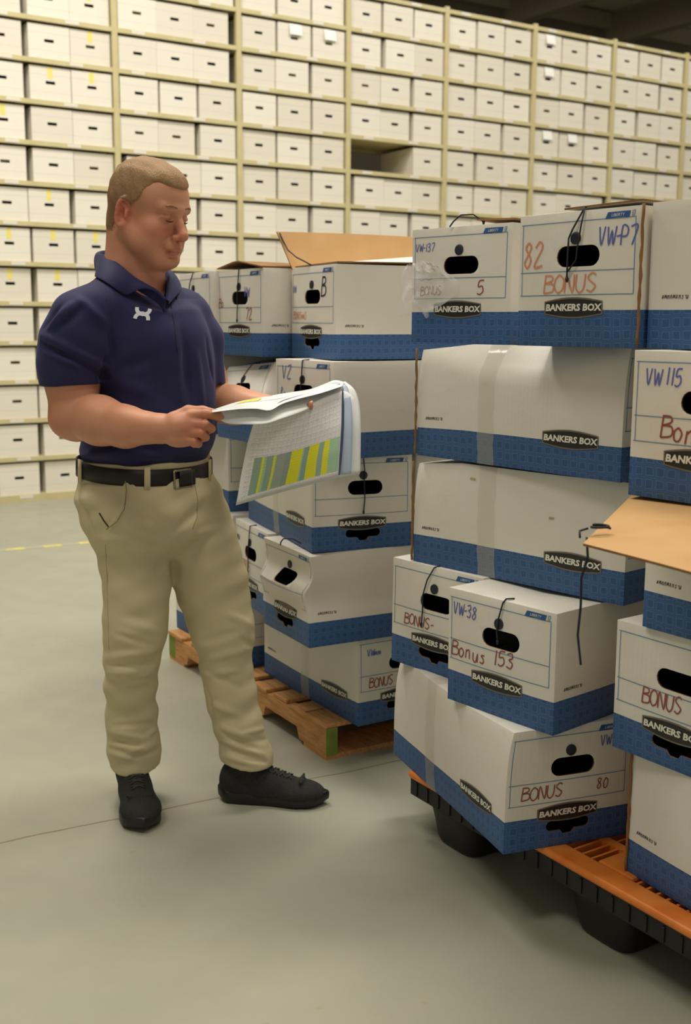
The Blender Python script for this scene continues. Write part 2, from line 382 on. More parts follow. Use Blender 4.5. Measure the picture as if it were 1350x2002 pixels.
def ribbon(st, w):
    """flat pen line (s,z) list -> left/right points"""
    n = len(st); L, R = [], []
    for i in range(n):
        a, b = st[max(i - 1, 0)], st[min(i + 1, n - 1)]; dx, dz = b[0] - a[0], b[1] - a[1]; q = math.hypot(dx, dz) or 1
        nx, nz = -dz / q * w / 2, dx / q * w / 2
        L.append((st[i][0] + nx, st[i][1] + nz)); R.append((st[i][0] - nx, st[i][1] - nz))
    return L, R
def text_mesh(body, size, shear=0.0, fat=0.0):
    c = bpy.data.curves.new('txt', 'FONT'); c.body = body; c.size = size; c.align_x = 'CENTER'; c.align_y = 'CENTER'; c.shear = shear; c.offset = fat; c.resolution_u = 2
    o = bpy.data.objects.new('txt', c); link(o); me = eval_mesh(o)
    V = [(v.co.x, v.co.y) for v in me.vertices]; F = [tuple(p.vertices) for p in me.polygons]
    bpy.data.objects.remove(o); bpy.data.curves.remove(c); bpy.data.meshes.remove(me); return V, F
BRAND = text_mesh('BANKERS BOX', 0.0185, 0.10, 0.00075)
LIB = text_mesh('LIBERTY', 0.0085, 0.25, 0.0)
def wave(seed, p):
    x, y, z = p
    return np.array([math.sin(9 * y + seed * 1.7 + 5 * z), math.sin(8 * x + seed * 2.3 + 6 * z + 1), math.sin(7 * x + 6 * y + seed)])

def storage_box(N, yaw, z, h, long_side, label, front_note=None, hole2=False, seed=0, deform=None, badge_end=True, badge_side=True,
                string='short', tape=None, ends=True, liberty=True, lines=True, hidden=False, group='white and blue storage boxes on the pallets', lid=None, print_mark=True, note2=None):
    la, lb = (BL_, BW_) if long_side else (BW_, BL_)
    root = empty('storage_box', (N[0], N[1], z), yaw); tag(root, label, 'storage box', group)
    rnd = random.Random(seed)
    def D(p):
        p = np.array(p, float); q = p.copy()
        # soft bulge of the side panels, slightly sagging lid
        fx, fy, fz = p[0] / la, -p[1] / lb, p[2] / h
        e = (max(0, 1 - (2 * fz - 1) ** 2))
        q[0] += (2 * fx - 1) * 0.004 * e * max(0, 1 - (2 * fy - 1) ** 2) * 1.2
        q[1] += (1 - 2 * fy) * 0.005 * e * max(0, 1 - (2 * fx - 1) ** 2) * 1.2
        ins = max(0, min(fx, 1 - fx)) * max(0, min(fy, 1 - fy)) * 4
        if fz > .98: q[2] -= 0.010 * min(1, ins * 1.3)
        q += wave(seed, p) * 0.0016 * np.array([1, 1, .3 * min(1, max(0, 1 - abs(fz - .5) * 2) * 3)])
        if deform: q = np.array(deform(q, fx, fy, fz))
        return q
    def finish(me):
        rest = np.empty(len(me.vertices) * 3); me.vertices.foreach_get('co', rest)
        at = me.attributes.new('rest', 'FLOAT_VECTOR', 'POINT'); at.data.foreach_set('vector', rest)
        rr = rest.reshape(-1, 3); me.vertices.foreach_set('co', np.array([D(p) for p in rr]).ravel()); me.update()
    # shell: gridded outer and inner walls
    def grid_box(x0, x1, y0, y1, z0, z1, nx, ny, nz, flip):
        b = bmesh.new(); vm = {}
        def V(i, j, k):
            if (i, j, k) not in vm: vm[(i, j, k)] = b.verts.new((x0 + (x1 - x0) * i / nx, y0 + (y1 - y0) * j / ny, z0 + (z1 - z0) * k / nz))
            return vm[(i, j, k)]
        def fc(vs):
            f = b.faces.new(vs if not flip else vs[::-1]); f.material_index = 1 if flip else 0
        for j in range(ny):
            for k in range(nz):
                fc([V(0, j, k), V(0, j, k + 1), V(0, j + 1, k + 1), V(0, j + 1, k)]); fc([V(nx, j, k), V(nx, j + 1, k), V(nx, j + 1, k + 1), V(nx, j, k + 1)])
        for i in range(nx):
            for k in range(nz):
                fc([V(i, 0, k), V(i + 1, 0, k), V(i + 1, 0, k + 1), V(i, 0, k + 1)]); fc([V(i, ny, k), V(i, ny, k + 1), V(i + 1, ny, k + 1), V(i + 1, ny, k)])
            for j in range(ny):
                fc([V(i, j, 0), V(i, j + 1, 0), V(i + 1, j + 1, 0), V(i + 1, j, 0)]); fc([V(i, j, nz), V(i + 1, j, nz), V(i + 1, j + 1, nz), V(i, j + 1, nz)])
        return b
    g = 0.022
    nx, ny, nz = max(2, round(la / g)), max(2, round(lb / g)), max(2, round(h / g))
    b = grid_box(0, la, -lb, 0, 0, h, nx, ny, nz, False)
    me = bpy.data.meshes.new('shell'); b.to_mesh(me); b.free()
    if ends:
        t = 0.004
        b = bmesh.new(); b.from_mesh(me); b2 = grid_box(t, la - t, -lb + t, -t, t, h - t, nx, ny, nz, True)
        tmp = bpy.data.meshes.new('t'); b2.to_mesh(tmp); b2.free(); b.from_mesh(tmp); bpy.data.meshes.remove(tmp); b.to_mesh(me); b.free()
    # end face frame: s from the left, p = out of the face
    if long_side: E = lambda s, p, zz: (-p, -s, zz)
    else: E = lambda s, p, zz: (la - s, p, zz)
    if long_side: F = lambda s, p, zz: (la - s, p, zz)
    else: F = lambda s, p, zz: (-p, -s, zz)
    w = BW_
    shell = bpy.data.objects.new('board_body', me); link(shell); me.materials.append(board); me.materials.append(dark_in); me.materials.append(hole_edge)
    if ends:
        c = MB()
        def stadium(cs, cz, wd, ht, n=8):
            r = ht / 2; pts = []
            for k in range(n + 1): a = -PI / 2 + PI * k / n; pts.append((cs + wd / 2 - r + r * math.cos(a), cz + r * math.sin(a)))
            for k in range(n + 1): a = PI / 2 + PI * k / n; pts.append((cs - wd / 2 + r + r * math.cos(a), cz + r * math.sin(a)))
            return pts
        def cut(poly):
            n = len(poly); vs = [E(s, .02, zz) for s, zz in poly] + [E(s, -.02, zz) for s, zz in poly]
            c.add(vs, [tuple(range(n)), tuple(range(2 * n - 1, n - 1, -1))] + [(k, k + n, (k + 1) % n + n, (k + 1) % n) for k in range(n)], 2)
        hz = 0.182 * h / BH_
        cut(stadium(w * .52, hz, 0.108, 0.041))
        if hole2:
            hw, r2 = 0.054, 0.012
            pts = [(w * .5 - hw + r2 - r2 * math.sin(PI * k / 6), .049 + r2 * math.cos(PI * k / 6)) for k in range(7)]
            pts += [(w * .5 - .018, .037), (w * .5 - .010, .027), (w * .5 + .010, .027), (w * .5 + .018, .037)]
            pts += [(w * .5 + hw - r2 + r2 * math.sin(PI * k / 6), .049 - r2 * math.cos(PI * k / 6)) for k in range(7)]
            cut(pts[::-1])
        cm = c.mesh('cut'); bb_ = bmesh.new(); bb_.from_mesh(cm); bmesh.ops.recalc_face_normals(bb_, faces=bb_.faces); bb_.to_mesh(cm); bb_.free()
        for _ in range(3): cm.materials.append(None)
        co = bpy.data.objects.new('cut', cm); link(co)
        md = shell.modifiers.new('b', 'BOOLEAN'); md.operation = 'DIFFERENCE'; md.solver = 'EXACT'; md.object = co; md.use_self = False
        nm = eval_mesh(shell); shell.modifiers.clear(); shell.data = nm; bpy.data.objects.remove(co)
        if len(nm.materials) < 3:
            nm.materials.clear()
            for m_ in (board, dark_in, hole_edge): nm.materials.append(m_)
        else:
            for i_, m_ in enumerate((board, dark_in, hole_edge)): nm.materials[i_] = m_
    finish(shell.data); shell.parent = root
    shell.data.polygons.foreach_set('use_smooth', [True] * len(shell.data.polygons))
    bevel(shell, 0.005, 3, 0.9)
    if hidden: return root
    def deco(name, quads, mats, thick=0.0008):
        """quads: list of (pts(s,z), frame, mat) flat prints laid on a face"""
        mb = MB()
        for pts, fr, mi in quads: mb.add([fr(s, thick, zz) for s, zz in pts], [tuple(range(len(pts)))], mi)
        o = mb.build(name, mats, root, fixn=False); finish(o.data); return o
    def strip(pts, wd, fr, mi):
        L, R = ribbon(pts, wd); return [([L[i], L[i + 1], R[i + 1], R[i]], fr, mi) for i in range(len(pts) - 1)]
    def seg(a, b_, n=8): return [(a[0] + (b_[0] - a[0]) * i / n, a[1] + (b_[1] - a[1]) * i / n) for i in range(n + 1)]
    if lines:
        q = []; x0, x1 = w * .02, w * .955
        for zz in (.925, .56, .385): q += strip(seg((x0, h * zz), (x1, h * zz)), .0016, E, 0)
        q += strip(seg((x1, h * .925), (x1, h * .385)), .0016, E, 0); q += strip(seg((x0 + .004, h * .925), (x0 + .004, h * .385)), .0016, E, 0)
        if liberty:
            lx, lz = w * .82, h * .925
            q.append(([(lx - .03, lz - .001), (lx + .026, lz - .001), (lx + .03, lz + .012), (lx - .024, lz + .012)], E, 1))
        deco('printed_form', q, [ink_line, ink_blue])
        if liberty:
            V, Fc = LIB; mb = MB(); mb.add([E(lx + x, .0016, lz + .0055 + y) for x, y in V], Fc); V2 = strokes('17', w * .925, lz + .001, .011, .5)
            for st in V2:
                L, R = ribbon(st, .0016); mb.add([E(s, .0012, zz) for s, zz in L + R], [(i, i + 1, len(L) + i + 1, len(L) + i) for i in range(len(L) - 1)], 1)
            o = mb.build('printed_line_name', [badge_wt, ink_line], root, fixn=False); finish(o.data)
    def badge(fr, cs, cz, wd=0.150, ht=0.042):
        def barrel(k, n=10):
            W2, H2 = wd / 2 * k - (1 - k) * .0, ht / 2 * k; up = [(-W2 + 2 * W2 * i / n, H2 * (0.62 + 0.38 * math.sin(PI * i / n))) for i in range(n + 1)]
            return [(cs + x, cz + y) for x, y in up], [(cs + x, cz - y) for x, y in up]
        mb = MB()
        for k, p, mi in ((1.0, .0010, 0), (.955, .0014, 1), ):
            U, Lw = barrel(k); n = len(U)
            if mi == 1: U = [(x, cz + (y - cz) * .88) for x, y in U]; Lw = [(x, cz + (y - cz) * .88) for x, y in Lw]
            mb.add([fr(s, p, zz) for s, zz in U + Lw], [(i, i + 1, n + i + 1, n + i) for i in range(n - 1)], mi)
        o = mb.build('brand_badge', [badge_rim, badge_dk], root, fixn=False); finish(o.data)
        V, Fc = BRAND; mb = MB(); mb.add([fr(cs + x * wd / .150 * 1.16, .0020, cz + y) for x, y in V], Fc)
        t_ = mb.build('badge_lettering', badge_wt, o, fixn=False); finish(t_.data); t_.parent = o
    if badge_end: badge(E, w * .49, h * .29)
    if badge_side: badge(F, BL_ * .785, h * .285)
    if print_mark:
        q = []
        for st in strokes('#mnnmxns-u', .03, h * .345, .011, .6, .3): q += strip(st, .0014, F, 0)
        deco('small_print', q, [ink_dark])
    for notes, fr in ((front_note, E), (note2, F)):
        for (txt, s_, zz, ht, mat, cw, *dr) in (notes or ()):
            q = []
            for st in strokes(txt, w * s_, h * zz, ht, cw, drop=dr[0] if dr else 0): q += strip(st, ht * .072 + .0008, fr, 0)
            deco('handwriting', q, [mat], .0011)
    if string:
        bz, bs = h * .80, w * .50
        mb = MB(); n = 14
        for p_, r_ in ((0.0, .0125), (.003, .0125), (.0042, .009)): mb.v += [E(bs + r_ * math.cos(2 * PI * k / n), p_, bz + r_ * 1.0 * math.sin(2 * PI * k / n)) for k in range(n)]
        for l_ in (0, 1): mb.f += [(l_ * n + k, l_ * n + (k + 1) % n, (l_ + 1) * n + (k + 1) % n, (l_ + 1) * n + k) for k in range(n)]; mb.m += [0] * n
        mb.f.append(tuple(2 * n + k for k in range(n))); mb.m.append(0)
        o = mb.build('string_button', button_m, root); finish(o.data)
        if string == 'button': string = None
    if string:
        P = {'short': [(bs + .012, -.03, h + .002), (bs + .012, -.004, h + .004), (bs + .010, .004, h - .004), (bs + .006, .005, bz + .03), (bs + .002, .006, bz + .012), (bs, .006, bz - .015), (bs + .001, .003, bz - .04)],
             'long': [(bs - .002, -.02, h + .002), (bs, .004, h), (bs + .003, .006, bz + .012), (bs, .006, bz - .02), (bs + .002, .006, h * .56), (bs - .002, .006, h * .41)],
             'left': [(bs - .0, -.02, h + .002), (bs - .002, .004, h), (bs - .022, .006, bz + .02), (bs - .034, .006, bz - .02), (bs - .033, .006, h * .58), (bs - .036, .006, h * .45)],
             'tied': [(bs + .02, -.02, h + .008), (bs + .02, .004, h + .006), (bs - .004, .007, bz + .018), (bs - .013, .007, bz), (bs - .014, .006, h * .62), (bs - .014, .006, h * .50)],
             'up': [(bs - .03, .006, h + .0), (bs - .02, .004, h + .012), (bs - .0, -.0, h + .026), (bs + .02, -.02, h + .028), (bs + .035, -.04, h + .012)]}[string]
        mb = MB(); pts = []
        for i in range(len(P) - 1):
            for t_ in range(4): pts.append([P[i][q_] + (P[i + 1][q_] - P[i][q_]) * t_ / 4 for q_ in range(3)])
        pts.append(P[-1]); mb.tube([E(s, p, zz) for s, p, zz in pts], 0.0019, 6)
        if string == 'tied':
            mb.tube([E(bs + .02, .004, h + .006), E(bs + .016, .007, bz + .02), E(bs + .010, .007, h * .72), E(bs + .008, .006, h * .64), E(bs - .012, .006, h * .56)], .0017, 6)
        kz = pts[-1]; mb.tube([E(kz[0], kz[1], kz[2] + .004), E(kz[0], kz[1], kz[2]), E(kz[0], kz[1], kz[2] - .006)], [.003, .0035, .002], 6)
        o = mb.build('closing_string', cord_m, root, smooth=True); finish(o.data)
    if tape is not None:
        cs = tape; q = []; n = 12; wv = .026
        mb = MB(); vs = []
        for i in range(n + 1):
            zz = h * 1.0 * i / n
            for j in (-1, 0, 1): vs.append(F(cs + j * wv + .0015 * math.sin(i * 2.1 + j), .0012, zz))
        fs = [(i * 3 + j, i * 3 + j + 1, i * 3 + j + 4, i * 3 + j + 3) for i in range(n) for j in (0, 1)]
        b0 = len(vs)
        for i in range(1, 5):
            for j in (-1, 0, 1):
                p = F(cs + j * wv, -.03 * i, h + .0012); vs.append(p)
        idx = lambda i, j: (n * 3 + j) if i == 0 else (b0 + (i - 1) * 3 + j)
        fs += [(idx(i, j), idx(i, j + 1), idx(i + 1, j + 1), idx(i + 1, j)) for i in range(4) for j in (0, 1)]
        mb.add(vs, fs); o = mb.build('packing_tape', tape_m, root, smooth=True, fixn=False); finish(o.data)
    if lid: lid(root, MB, D, la, lb, h, E, F)
    return root

ZP, ZM = 0.172, 0.113
RY = [ZP + k * BH_ for k in range(6)]
RM = [ZM + k * BH_ for k in range(6)]
GR, GM = 'storage boxes on the orange pallet', 'storage boxes on the wooden pallet'
# deformations seen in the photo
def sag_left(q, fx, fy, fz):       # left far end of a tired box sinks a little, top corners slump inwards
    k = max(0, fx - .75) / .25; q[2] -= 0.016 * k * fz; 
    tip = max(0, abs(fx - .5) * 2 - .45) / .55
    if fy < .25: q[1] -= 0.016 * (fz ** 5) * tip * (1 - fy * 3)
    return q
def lean_back(q, fx, fy, fz):
    q = sag_left(q, fx, fy, fz)
    t = fz - (1 - .26 * math.sin(PI * min(1, max(0, fx))))
    if t > 0: q[1] -= .16 * t * max(0, 1 - fy * 2.5)
    return q
def round_end(q, fx, fy, fz):
    if fx < .1: q[0] += 0.010 * (1 - fx * 10) * (1 - fy) * (1 if fy < .12 else 0)
    return q
def crumple_front(q, fx, fy, fz):
    # end panel buckled: upper part pushed in, a fold sticking out at mid height
    k = max(0, 1 - fy * 3.5); kk = 0.6 + 0.4 * math.sin(PI * fx)
    if fz > .62: q[1] -= k * kk * 0.020 * min(1, (fz - .62) / .1) * (1 - max(0, fz - .85) * 5)
    q[1] += k * kk * 0.020 * math.exp(-((fz - .56) / .075) ** 2) * (0.5 + .5 * fx)
    q[1] -= k * .012 * math.exp(-((fz - .36) / .10) ** 2) * math.sin(PI * fx)
    q[0] += 0.022 * math.exp(-((fz - .52) / .16) ** 2) * (1 - fx) * (1 - fy * .6) * 1.0
    q[2] -= .018 * fz ** 3 * (1 - fx) * k * .3
    return q
def crushed(q, fx, fy, fz):
    k = max(0, 1 - fy * 2.2)
    q[1] -= k * 0.07 * max(0, fz - .55) / .45 * (1 - .35 * fx)
    q[2] -= k * 0.035 * max(0, fz - .4) / .6 * (.3 + .7 * fx)
    q[0] += .03 * (fz ** 2) * (1 - fx) * k + .012 * math.sin(9 * fz) * k
    return q

storage_box((.345, 2.254), 1.922, ZP, BH_ + .003, True, 'lowest white box on the orange pallet corner, marked BONUS 80', [('BONUS', .12, .425, .030, pen_red, .72), ('80', .72, .44, .024, pen_red, .7), ('VW', .74, .80, .024, pen_blue, .6)],
            hole2=True, seed=1, tape=.24, string='button', group=GR, print_mark=False, deform=sag_left)
storage_box((.324, 2.556), 2.278, RY[1], BH_, False, 'white box marked BONUS set back behind the BONUS 153 box', [('BONUS-', .16, .41, .028, pen_red, .72)], hole2=True, seed=2, string='left', group=GR)
storage_box((.440, 2.245), 2.282, RY[1] + .003, .265, False, 'white box marked BONUS 153 jutting out above the BONUS 80 box', [('VW-38', .05, .78, .028, pen_blue, .62), ('Bonus', .04, .42, .034, pen_red, .7), ('153', .46, .45, .034, pen_red, .75)], seed=3, string='short', group=GR)
storage_box((.590, 2.298), 2.318, RY[2], .262, True, 'long taped white box lying lower of two, with stained side above the BONUS 153 box', None, seed=4, tape=.24, string=None, group=GR, deform=sag_left, note2=[('mnm', .60, .86, .010, flat('tan_stain', lin((190, 176, 130)), .7), .6), ('mmx', 1.35, .62, .009, flat('tan_stain_2', lin((186, 172, 130)), .7), .6)])
storage_box((.566, 2.273), 2.257, RY[3] - .004, BH_ + .002, True, 'long taped white box lying upper of two, directly below the BONUS 82 box', None, seed=5, tape=.235, string=None, group=GR, deform=lean_back)
storage_box((.373, 2.590), 2.323, RY[4], BH_, False, 'white top box numbered 5 with torn plastic film on its front', [('VW-137', .04, .80, .019, pen_blue, .7), ('BONUS', .10, .415, .021, pen_red, .72), ('5', .69, .42, .032, pen_red, .8)], seed=6, string='up', group=GR)
storage_box((.558, 2.167), 2.235, RY[4], .268, False, 'white top box marked 82 BONUS in orange with a tied cord', [('82', .05, .60, .050, pen_orange, .62), ('BONUS', .24, .405, .036, pen_orange, .82), ('VW-P7', .68, .73, .036, pen_blue, .60, .0)], seed=7, string='tied', group=GR)
storage_box((.9625, 1.687), 2.246, RY[4], BH_, True, 'plain white topmost box cut by the photo\'s right edge', None, seed=8, string=None, group=GR, badge_side=False)
storage_box((.723, 1.827), 2.240, RY[3] + .002, BH_ - .003, False, 'white box marked VW 115 resting on the open brown lid', [('VW', .09, .77, .030, pen_blue, .62), ('115', .23, .775, .031, pen_blue, .58), ('Bonus-', .22, .42, .040, pen_red, .7, .10)], seed=9, string=None, group=GR)
storage_box((.949, 1.644), 2.20, RY[2], .268, True, 'white box whose brown lid is folded open toward the camera', None, seed=10, string=None, group=GR, badge_side=False)
storage_box((.738, 1.950), 2.199, RY[1] - .002, BH_ - .002, False, 'white box marked BONUS - 2 at the photo\'s right edge', [('BONUS', .24, .44, .034, pen_red, .62), ('-2', .80, .44, .03, pen_red, .8)], hole2=True, seed=11, string=None, group=GR)
storage_box((.884, 1.649), 2.061, ZP, BH_, True, 'lowest white box by the right edge, beside exposed orange pallet fins', None, seed=12, string=None, group=GR, badge_side=False)
# wooden pallet
storage_box((.039, 3.188), 2.115, ZM, BH_, True, 'lowest long white box at the near corner of the wooden pallet', [('VWmm', .10, .78, .022, pen_blue, .6), ('BONUS', .12, .42, .030, pen_red, .6)], seed=21, tape=.30, string='long', hole2=True, group=GM)
storage_box((-.336, 3.764), 2.138, ZM, BH_, True, 'lowest white box at the far end of the wooden pallet, seen between the legs', None, seed=22, string=None, group=GM, badge_side=False)
storage_box((-.102, 3.086), 2.075, RM[1], BH_, False, 'buckled white box bulging out in the middle of the wooden pallet stack', None, hole2=True, seed=23, string='up', group=GM, deform=crumple_front)
storage_box((-.075, 3.248), 2.011, RM[1], BH_, False, 'white box with orange scrawl beside the buckled box, left of it', [('BN', .25, .46, .05, pen_orange, .6), ('mu', .1, .78, .03, pen_black, .6)], seed=24, string='long', hole2=True, group=GM) if False else None
storage_box((-.240, 3.410), 2.0, RM[1], BH_, False, 'white box with faint orange scrawl tucked behind the buckled box', [('BONUS', .20, .43, .035, pen_orange, .6), ('mu', .06, .76, .028, pen_black, .6)], seed=24, string='long', hole2=True, group=GM)
storage_box((-.385, 3.745), 2.0, RM[1], BH_, False, 'white box mostly hidden by the man\'s left knee, second layer up', None, seed=25, string=None, group=GM)
storage_box((-.096, 3.125), 1.953, RM[2], BH_, True, 'long white box just below the hanging printout, dark handle on its right end', [('VW-P1', .06, .78, .026, pen_blue, .6)], hole2=True, seed=26, tape=.31, string='long', group=GM)
storage_box((-.404, 3.819), 2.0, RM[2], BH_, True, 'white box between the man\'s hip and the hanging printout', [('V', .3, .74, .03, pen_blue, .6)], seed=27, string=None, group=GM, badge_side=False)
storage_box((-.038, 3.080), 2.152, RM[3], BH_, False, 'white box marked with a blue Z directly behind the held papers', [('VZ', .12, .80, .038, pen_blue, .8), ('R-', .1, .60, .026, pen_blue, .7)], seed=28, string='long', group=GM)
storage_box((-.262, 3.465), 2.13, RM[3], BH_ - .006, False, 'crushed white box behind the man\'s elbow, handle hole skewed', None, seed=29, string='short', group=GM, deform=crushed)
storage_box((-.029, 3.251), 2.042, RM[4], .272, False, 'white top box marked B with its brown lid standing open', [('VW', .04, .72, .022, pen_blue, .6), ('B', .72, .68, .056, pen_black, .55), ('BONUSmmS', .06, .43, .022, pen_orange, .62)], hole2=True, seed=30, string='button', group=GM)
storage_box((-.258, 3.495), 2.132, RM[4], BH_, False, 'white top box marked 72 with a peaked brown lid', [('VW', .62, .68, .03, pen_blue, .6), ('Bo', .02, .56, .03, pen_red, .7), ('72', .66, .42, .036, pen_red, .6)], seed=31, string='long', group=GM)
storage_box((-.445, 3.744), 2.06, RM[4], BH_, False, 'white top box just above the man\'s shoulder, right of two', None, seed=32, string='left', group=GM)
storage_box((-.630, 4.020), 2.06, RM[4], BH_, False, 'white top box by the man\'s chin, farthest left on the wooden pallet', None, seed=33, string='short', group=GM)
# boxes carrying the far side of the two stacks
for (x, y, yw, zz, ls, lab, g_) in ((.330, 3.42, 2.115, RM[0], True, 'plain white box low behind the near corner box of the wooden pallet', GM), (.00, 3.99, 2.138, RM[0], True, 'plain white box low in the far back of the wooden pallet', GM),
        (-.56, 4.08, 2.0, RM[1], False, 'plain white box second layer up, farthest left behind the man', GM), (.21, 3.30, 1.953, RM[2], True, 'plain white box behind the box below the printout', GM), (-.09, 3.98, 2.0, RM[2], True, 'plain white box mid height in the far back of the wooden pallet', GM),
        (-.46, 3.79, 2.13, RM[3], False, 'plain white box fourth layer up behind the man\'s chest', GM), (-.65, 4.07, 2.1, RM[3], False, 'plain white box fourth layer up, farthest left behind the man', GM),
        (.655, 2.40, 1.922, RY[0], True, 'plain white box low behind the BONUS 80 box', GR), (.83, 2.55, 2.318, RY[2], True, 'plain white box behind the lower long taped box', GR), (.82, 2.50, 2.257, RY[3], True, 'plain white box behind the upper long taped box', GR)):
    storage_box((x, y), yw, zz, BH_ - .002, ls, lab, seed=int(x * 100) + 60, ends=False, hidden=True, group=g_)

# ------------------------------------------------------------------ open lids, loose film, pallets
def sheet(name, rows, mats, parent=None, thick=0.004, mi=0, smooth=False, edge=None):
    """grid of points -> board of real thickness"""
    mb = MB(); nr, nc = len(rows), len(rows[0]); P = [Vector(p) for r in rows for p in r]
    def nrm(i, j):
        a = Vector(rows[min(i + 1, nr - 1)][j]) - Vector(rows[max(i - 1, 0)][j]); b = Vector(rows[i][min(j + 1, nc - 1)]) - Vector(rows[i][max(j - 1, 0)]); return a.cross(b).normalized()
    N = [nrm(i, j) for i in range(nr) for j in range(nc)]
    vs = P + [p - n * thick for p, n in zip(P, N)]; o = nr * nc; fs = []; ms = []
    for i in range(nr - 1):
        for j in range(nc - 1):
            a = i * nc + j; fs.append((a, a + 1, a + nc + 1, a + nc)); ms.append(0); fs.append((o + a, o + a + nc, o + a + nc + 1, o + a + 1)); ms.append(1)
    em = 2 if edge else 1
    for j in range(nc - 1):
        fs.append((j, j + o, j + 1 + o, j + 1)); a = (nr - 1) * nc + j; fs.append((a, a + 1, a + 1 + o, a + o)); ms += [em, em]
    for i in range(nr - 1):
        a = i * nc; fs.append((a, a + nc, a + nc + o, a + o)); a = i * nc + nc - 1; fs.append((a, a + o, a + nc + o, a + nc)); ms += [em, em]
    mb.v = [tuple(v) for v in vs]; mb.f = fs; mb.m = ms
    return mb.build(name, mats, parent, smooth=smooth, fixn=False)
def bil(a, b, c, d, n, m, f=None):
    """a,b top row ends, c,d bottom row ends"""
    a, b, c, d = map(Vector, (a, b, c, d)); out = []
    for i in range(n + 1):
        r = []
        for j in range(m + 1):
            u, v = j / m, i / n; p = (a * (1 - u) + b * u) * (1 - v) + (c * (1 - u) + d * u) * v
            if f: p = p + Vector(f(u, v))
            r.append(p)
        out.append(r)
    return out
white_out = flat('white_board_face', lin((230, 226, 214)), 0.5)
def find_box(txt): return [o for o in S.objects if o.type == 'EMPTY' and o.get('label', '').startswith(txt)][0]
def reparent(o, p):
    bpy.context.view_layer.update(); o.parent = p; o.matrix_parent_inverse = p.matrix_world.inverted()
# lid of the box under VW 115, folded out toward the camera
z = RY[3] - .001
lb_ = find_box('white box whose brown lid')
L = sheet('lid_flap', bil((.575, 2.17, z), (.96, 1.62, z), (.374, 1.722, z - .018), (.62, 1.20, z - .018), 6, 8, lambda u, v: (0, 0, .004 * math.sin(3 * u) - .004 * v)), [kraft, white_out, kraft_dk], edge=True)
reparent(L, lb_)
mb = MB(); c0 = Vector((.412, 1.772, z - .011)); mb.tube([c0 + Vector((.016 * math.cos(a) * (1 - .03 * a), .009 * math.sin(a), .004 + .0006 * a)) for a in [k * .5 for k in range(20)]], .0022, 6)
mb.tube([c0 + Vector((-.02, .0, .004)), c0 + Vector((-.034, -.002, 0)), c0 + Vector((-.036, -.016, -.008))], .002, 6)
mb.tube([(.386, 1.752, z - .018), (.389, 1.752, z - .05), (.380, 1.752, z - .085), (.381, 1.752, z - .13), (.378, 1.752, z - .18), (.385, 1.752, z - .23)], .0021, 6)
o = mb.build('lid_string', cord_m, smooth=True); reparent(o, lb_)
# open lid standing up behind the box marked B
bx = find_box('white top box marked B'); h = .272; la, lb = BW_, BL_
o = sheet('lid_flap', bil((la + .045, .03, h + .112), (la + .045, -lb, h + .112), (la - .005, -.0, h - .002), (la - .005, -lb, h - .002), 4, 8, lambda u, v: (0, 0, .004 * math.sin(PI * u) * (1 - v))), [kraft, kraft, kraft_dk], bx, edge=True)
o = sheet('lid_flap', bil((la + .0, -.012, h + .002), (0.0, -.004, h + .003), (la + .02, -lb, h + .06), (-.004, -lb, h + .012), 6, 6, lambda u, v: (0, 0, .018 * math.sin(PI * u) * v)), [white_out, white_out, kraft_dk], bx, edge=True)
mb = MB(); mb.tube([(la + .04, .022, h + .108), (la + .03, .016, h + .085), (la + .01, .008, h + .055), (la - .05, .006, h + .03), (la - .11, .004, h + .014), (la - .135, -.002, h + .004)], .0022, 6); o = mb.build('lid_string', cord_m, bx, smooth=True)
# peaked lid on the box marked 72
bx = find_box('white top box marked 72')
o = sheet('lid_flap', bil((la, .004, h + .001), (0, .004, h + .001), (la, -lb, h + .01), (0, -lb, h + .01), 6, 8, lambda u, v: (0, 0, .024 * max(0, 1 - abs(u - .45) / .55) * (1 - .6 * v))), [kraft_dk, kraft_dk, kraft_dk], bx)
# raised inner edges on the two front top boxes
bx = find_box('white top box marked 82'); h = .268
o = sheet('lid_flap', bil((la * .62, .001, h + .004), (0.0, .001, h + .007), (la * .6, -.25, h + .003), (.0, -.25, h + .003), 3, 6, None), [white_out, kraft, kraft_dk], bx, edge=True)
bx = find_box('white top box numbered 5'); h = .272
o = sheet('lid_flap', bil((la * .42, -.03, h + .014), (.01, -.02, h + .008), (la * .4, -.3, h + .002), (.0, -.3, h + .002), 3, 6, None), [kraft_dk, kraft, kraft_dk], bx, edge=True)
# raw brown corrugated edges along some corners
for key, lo_, x_, y_, hh in (('white top box marked 82', .004, -.004, .004, .266), ('lowest white box by the right edge', .002, BL_ - .004, .004, .27), ('long taped white box lying lower', .002, BL_ + .004, .002, .25), ('long taped white box lying upper', .002, BL_ + .004, .002, .26)):
    b_ = find_box(key); mb = MB(); mb.tube([(x_ + .0008 * math.sin(i * 1.7), y_ + .0006 * math.sin(i * 2.3), lo_ + hh * i / 14) for i in range(15)], [.0030 + .0008 * math.sin(i * 2.9) for i in range(15)], 6)
    mb.build('torn_edge', [kraft_dk], b_, smooth=True)
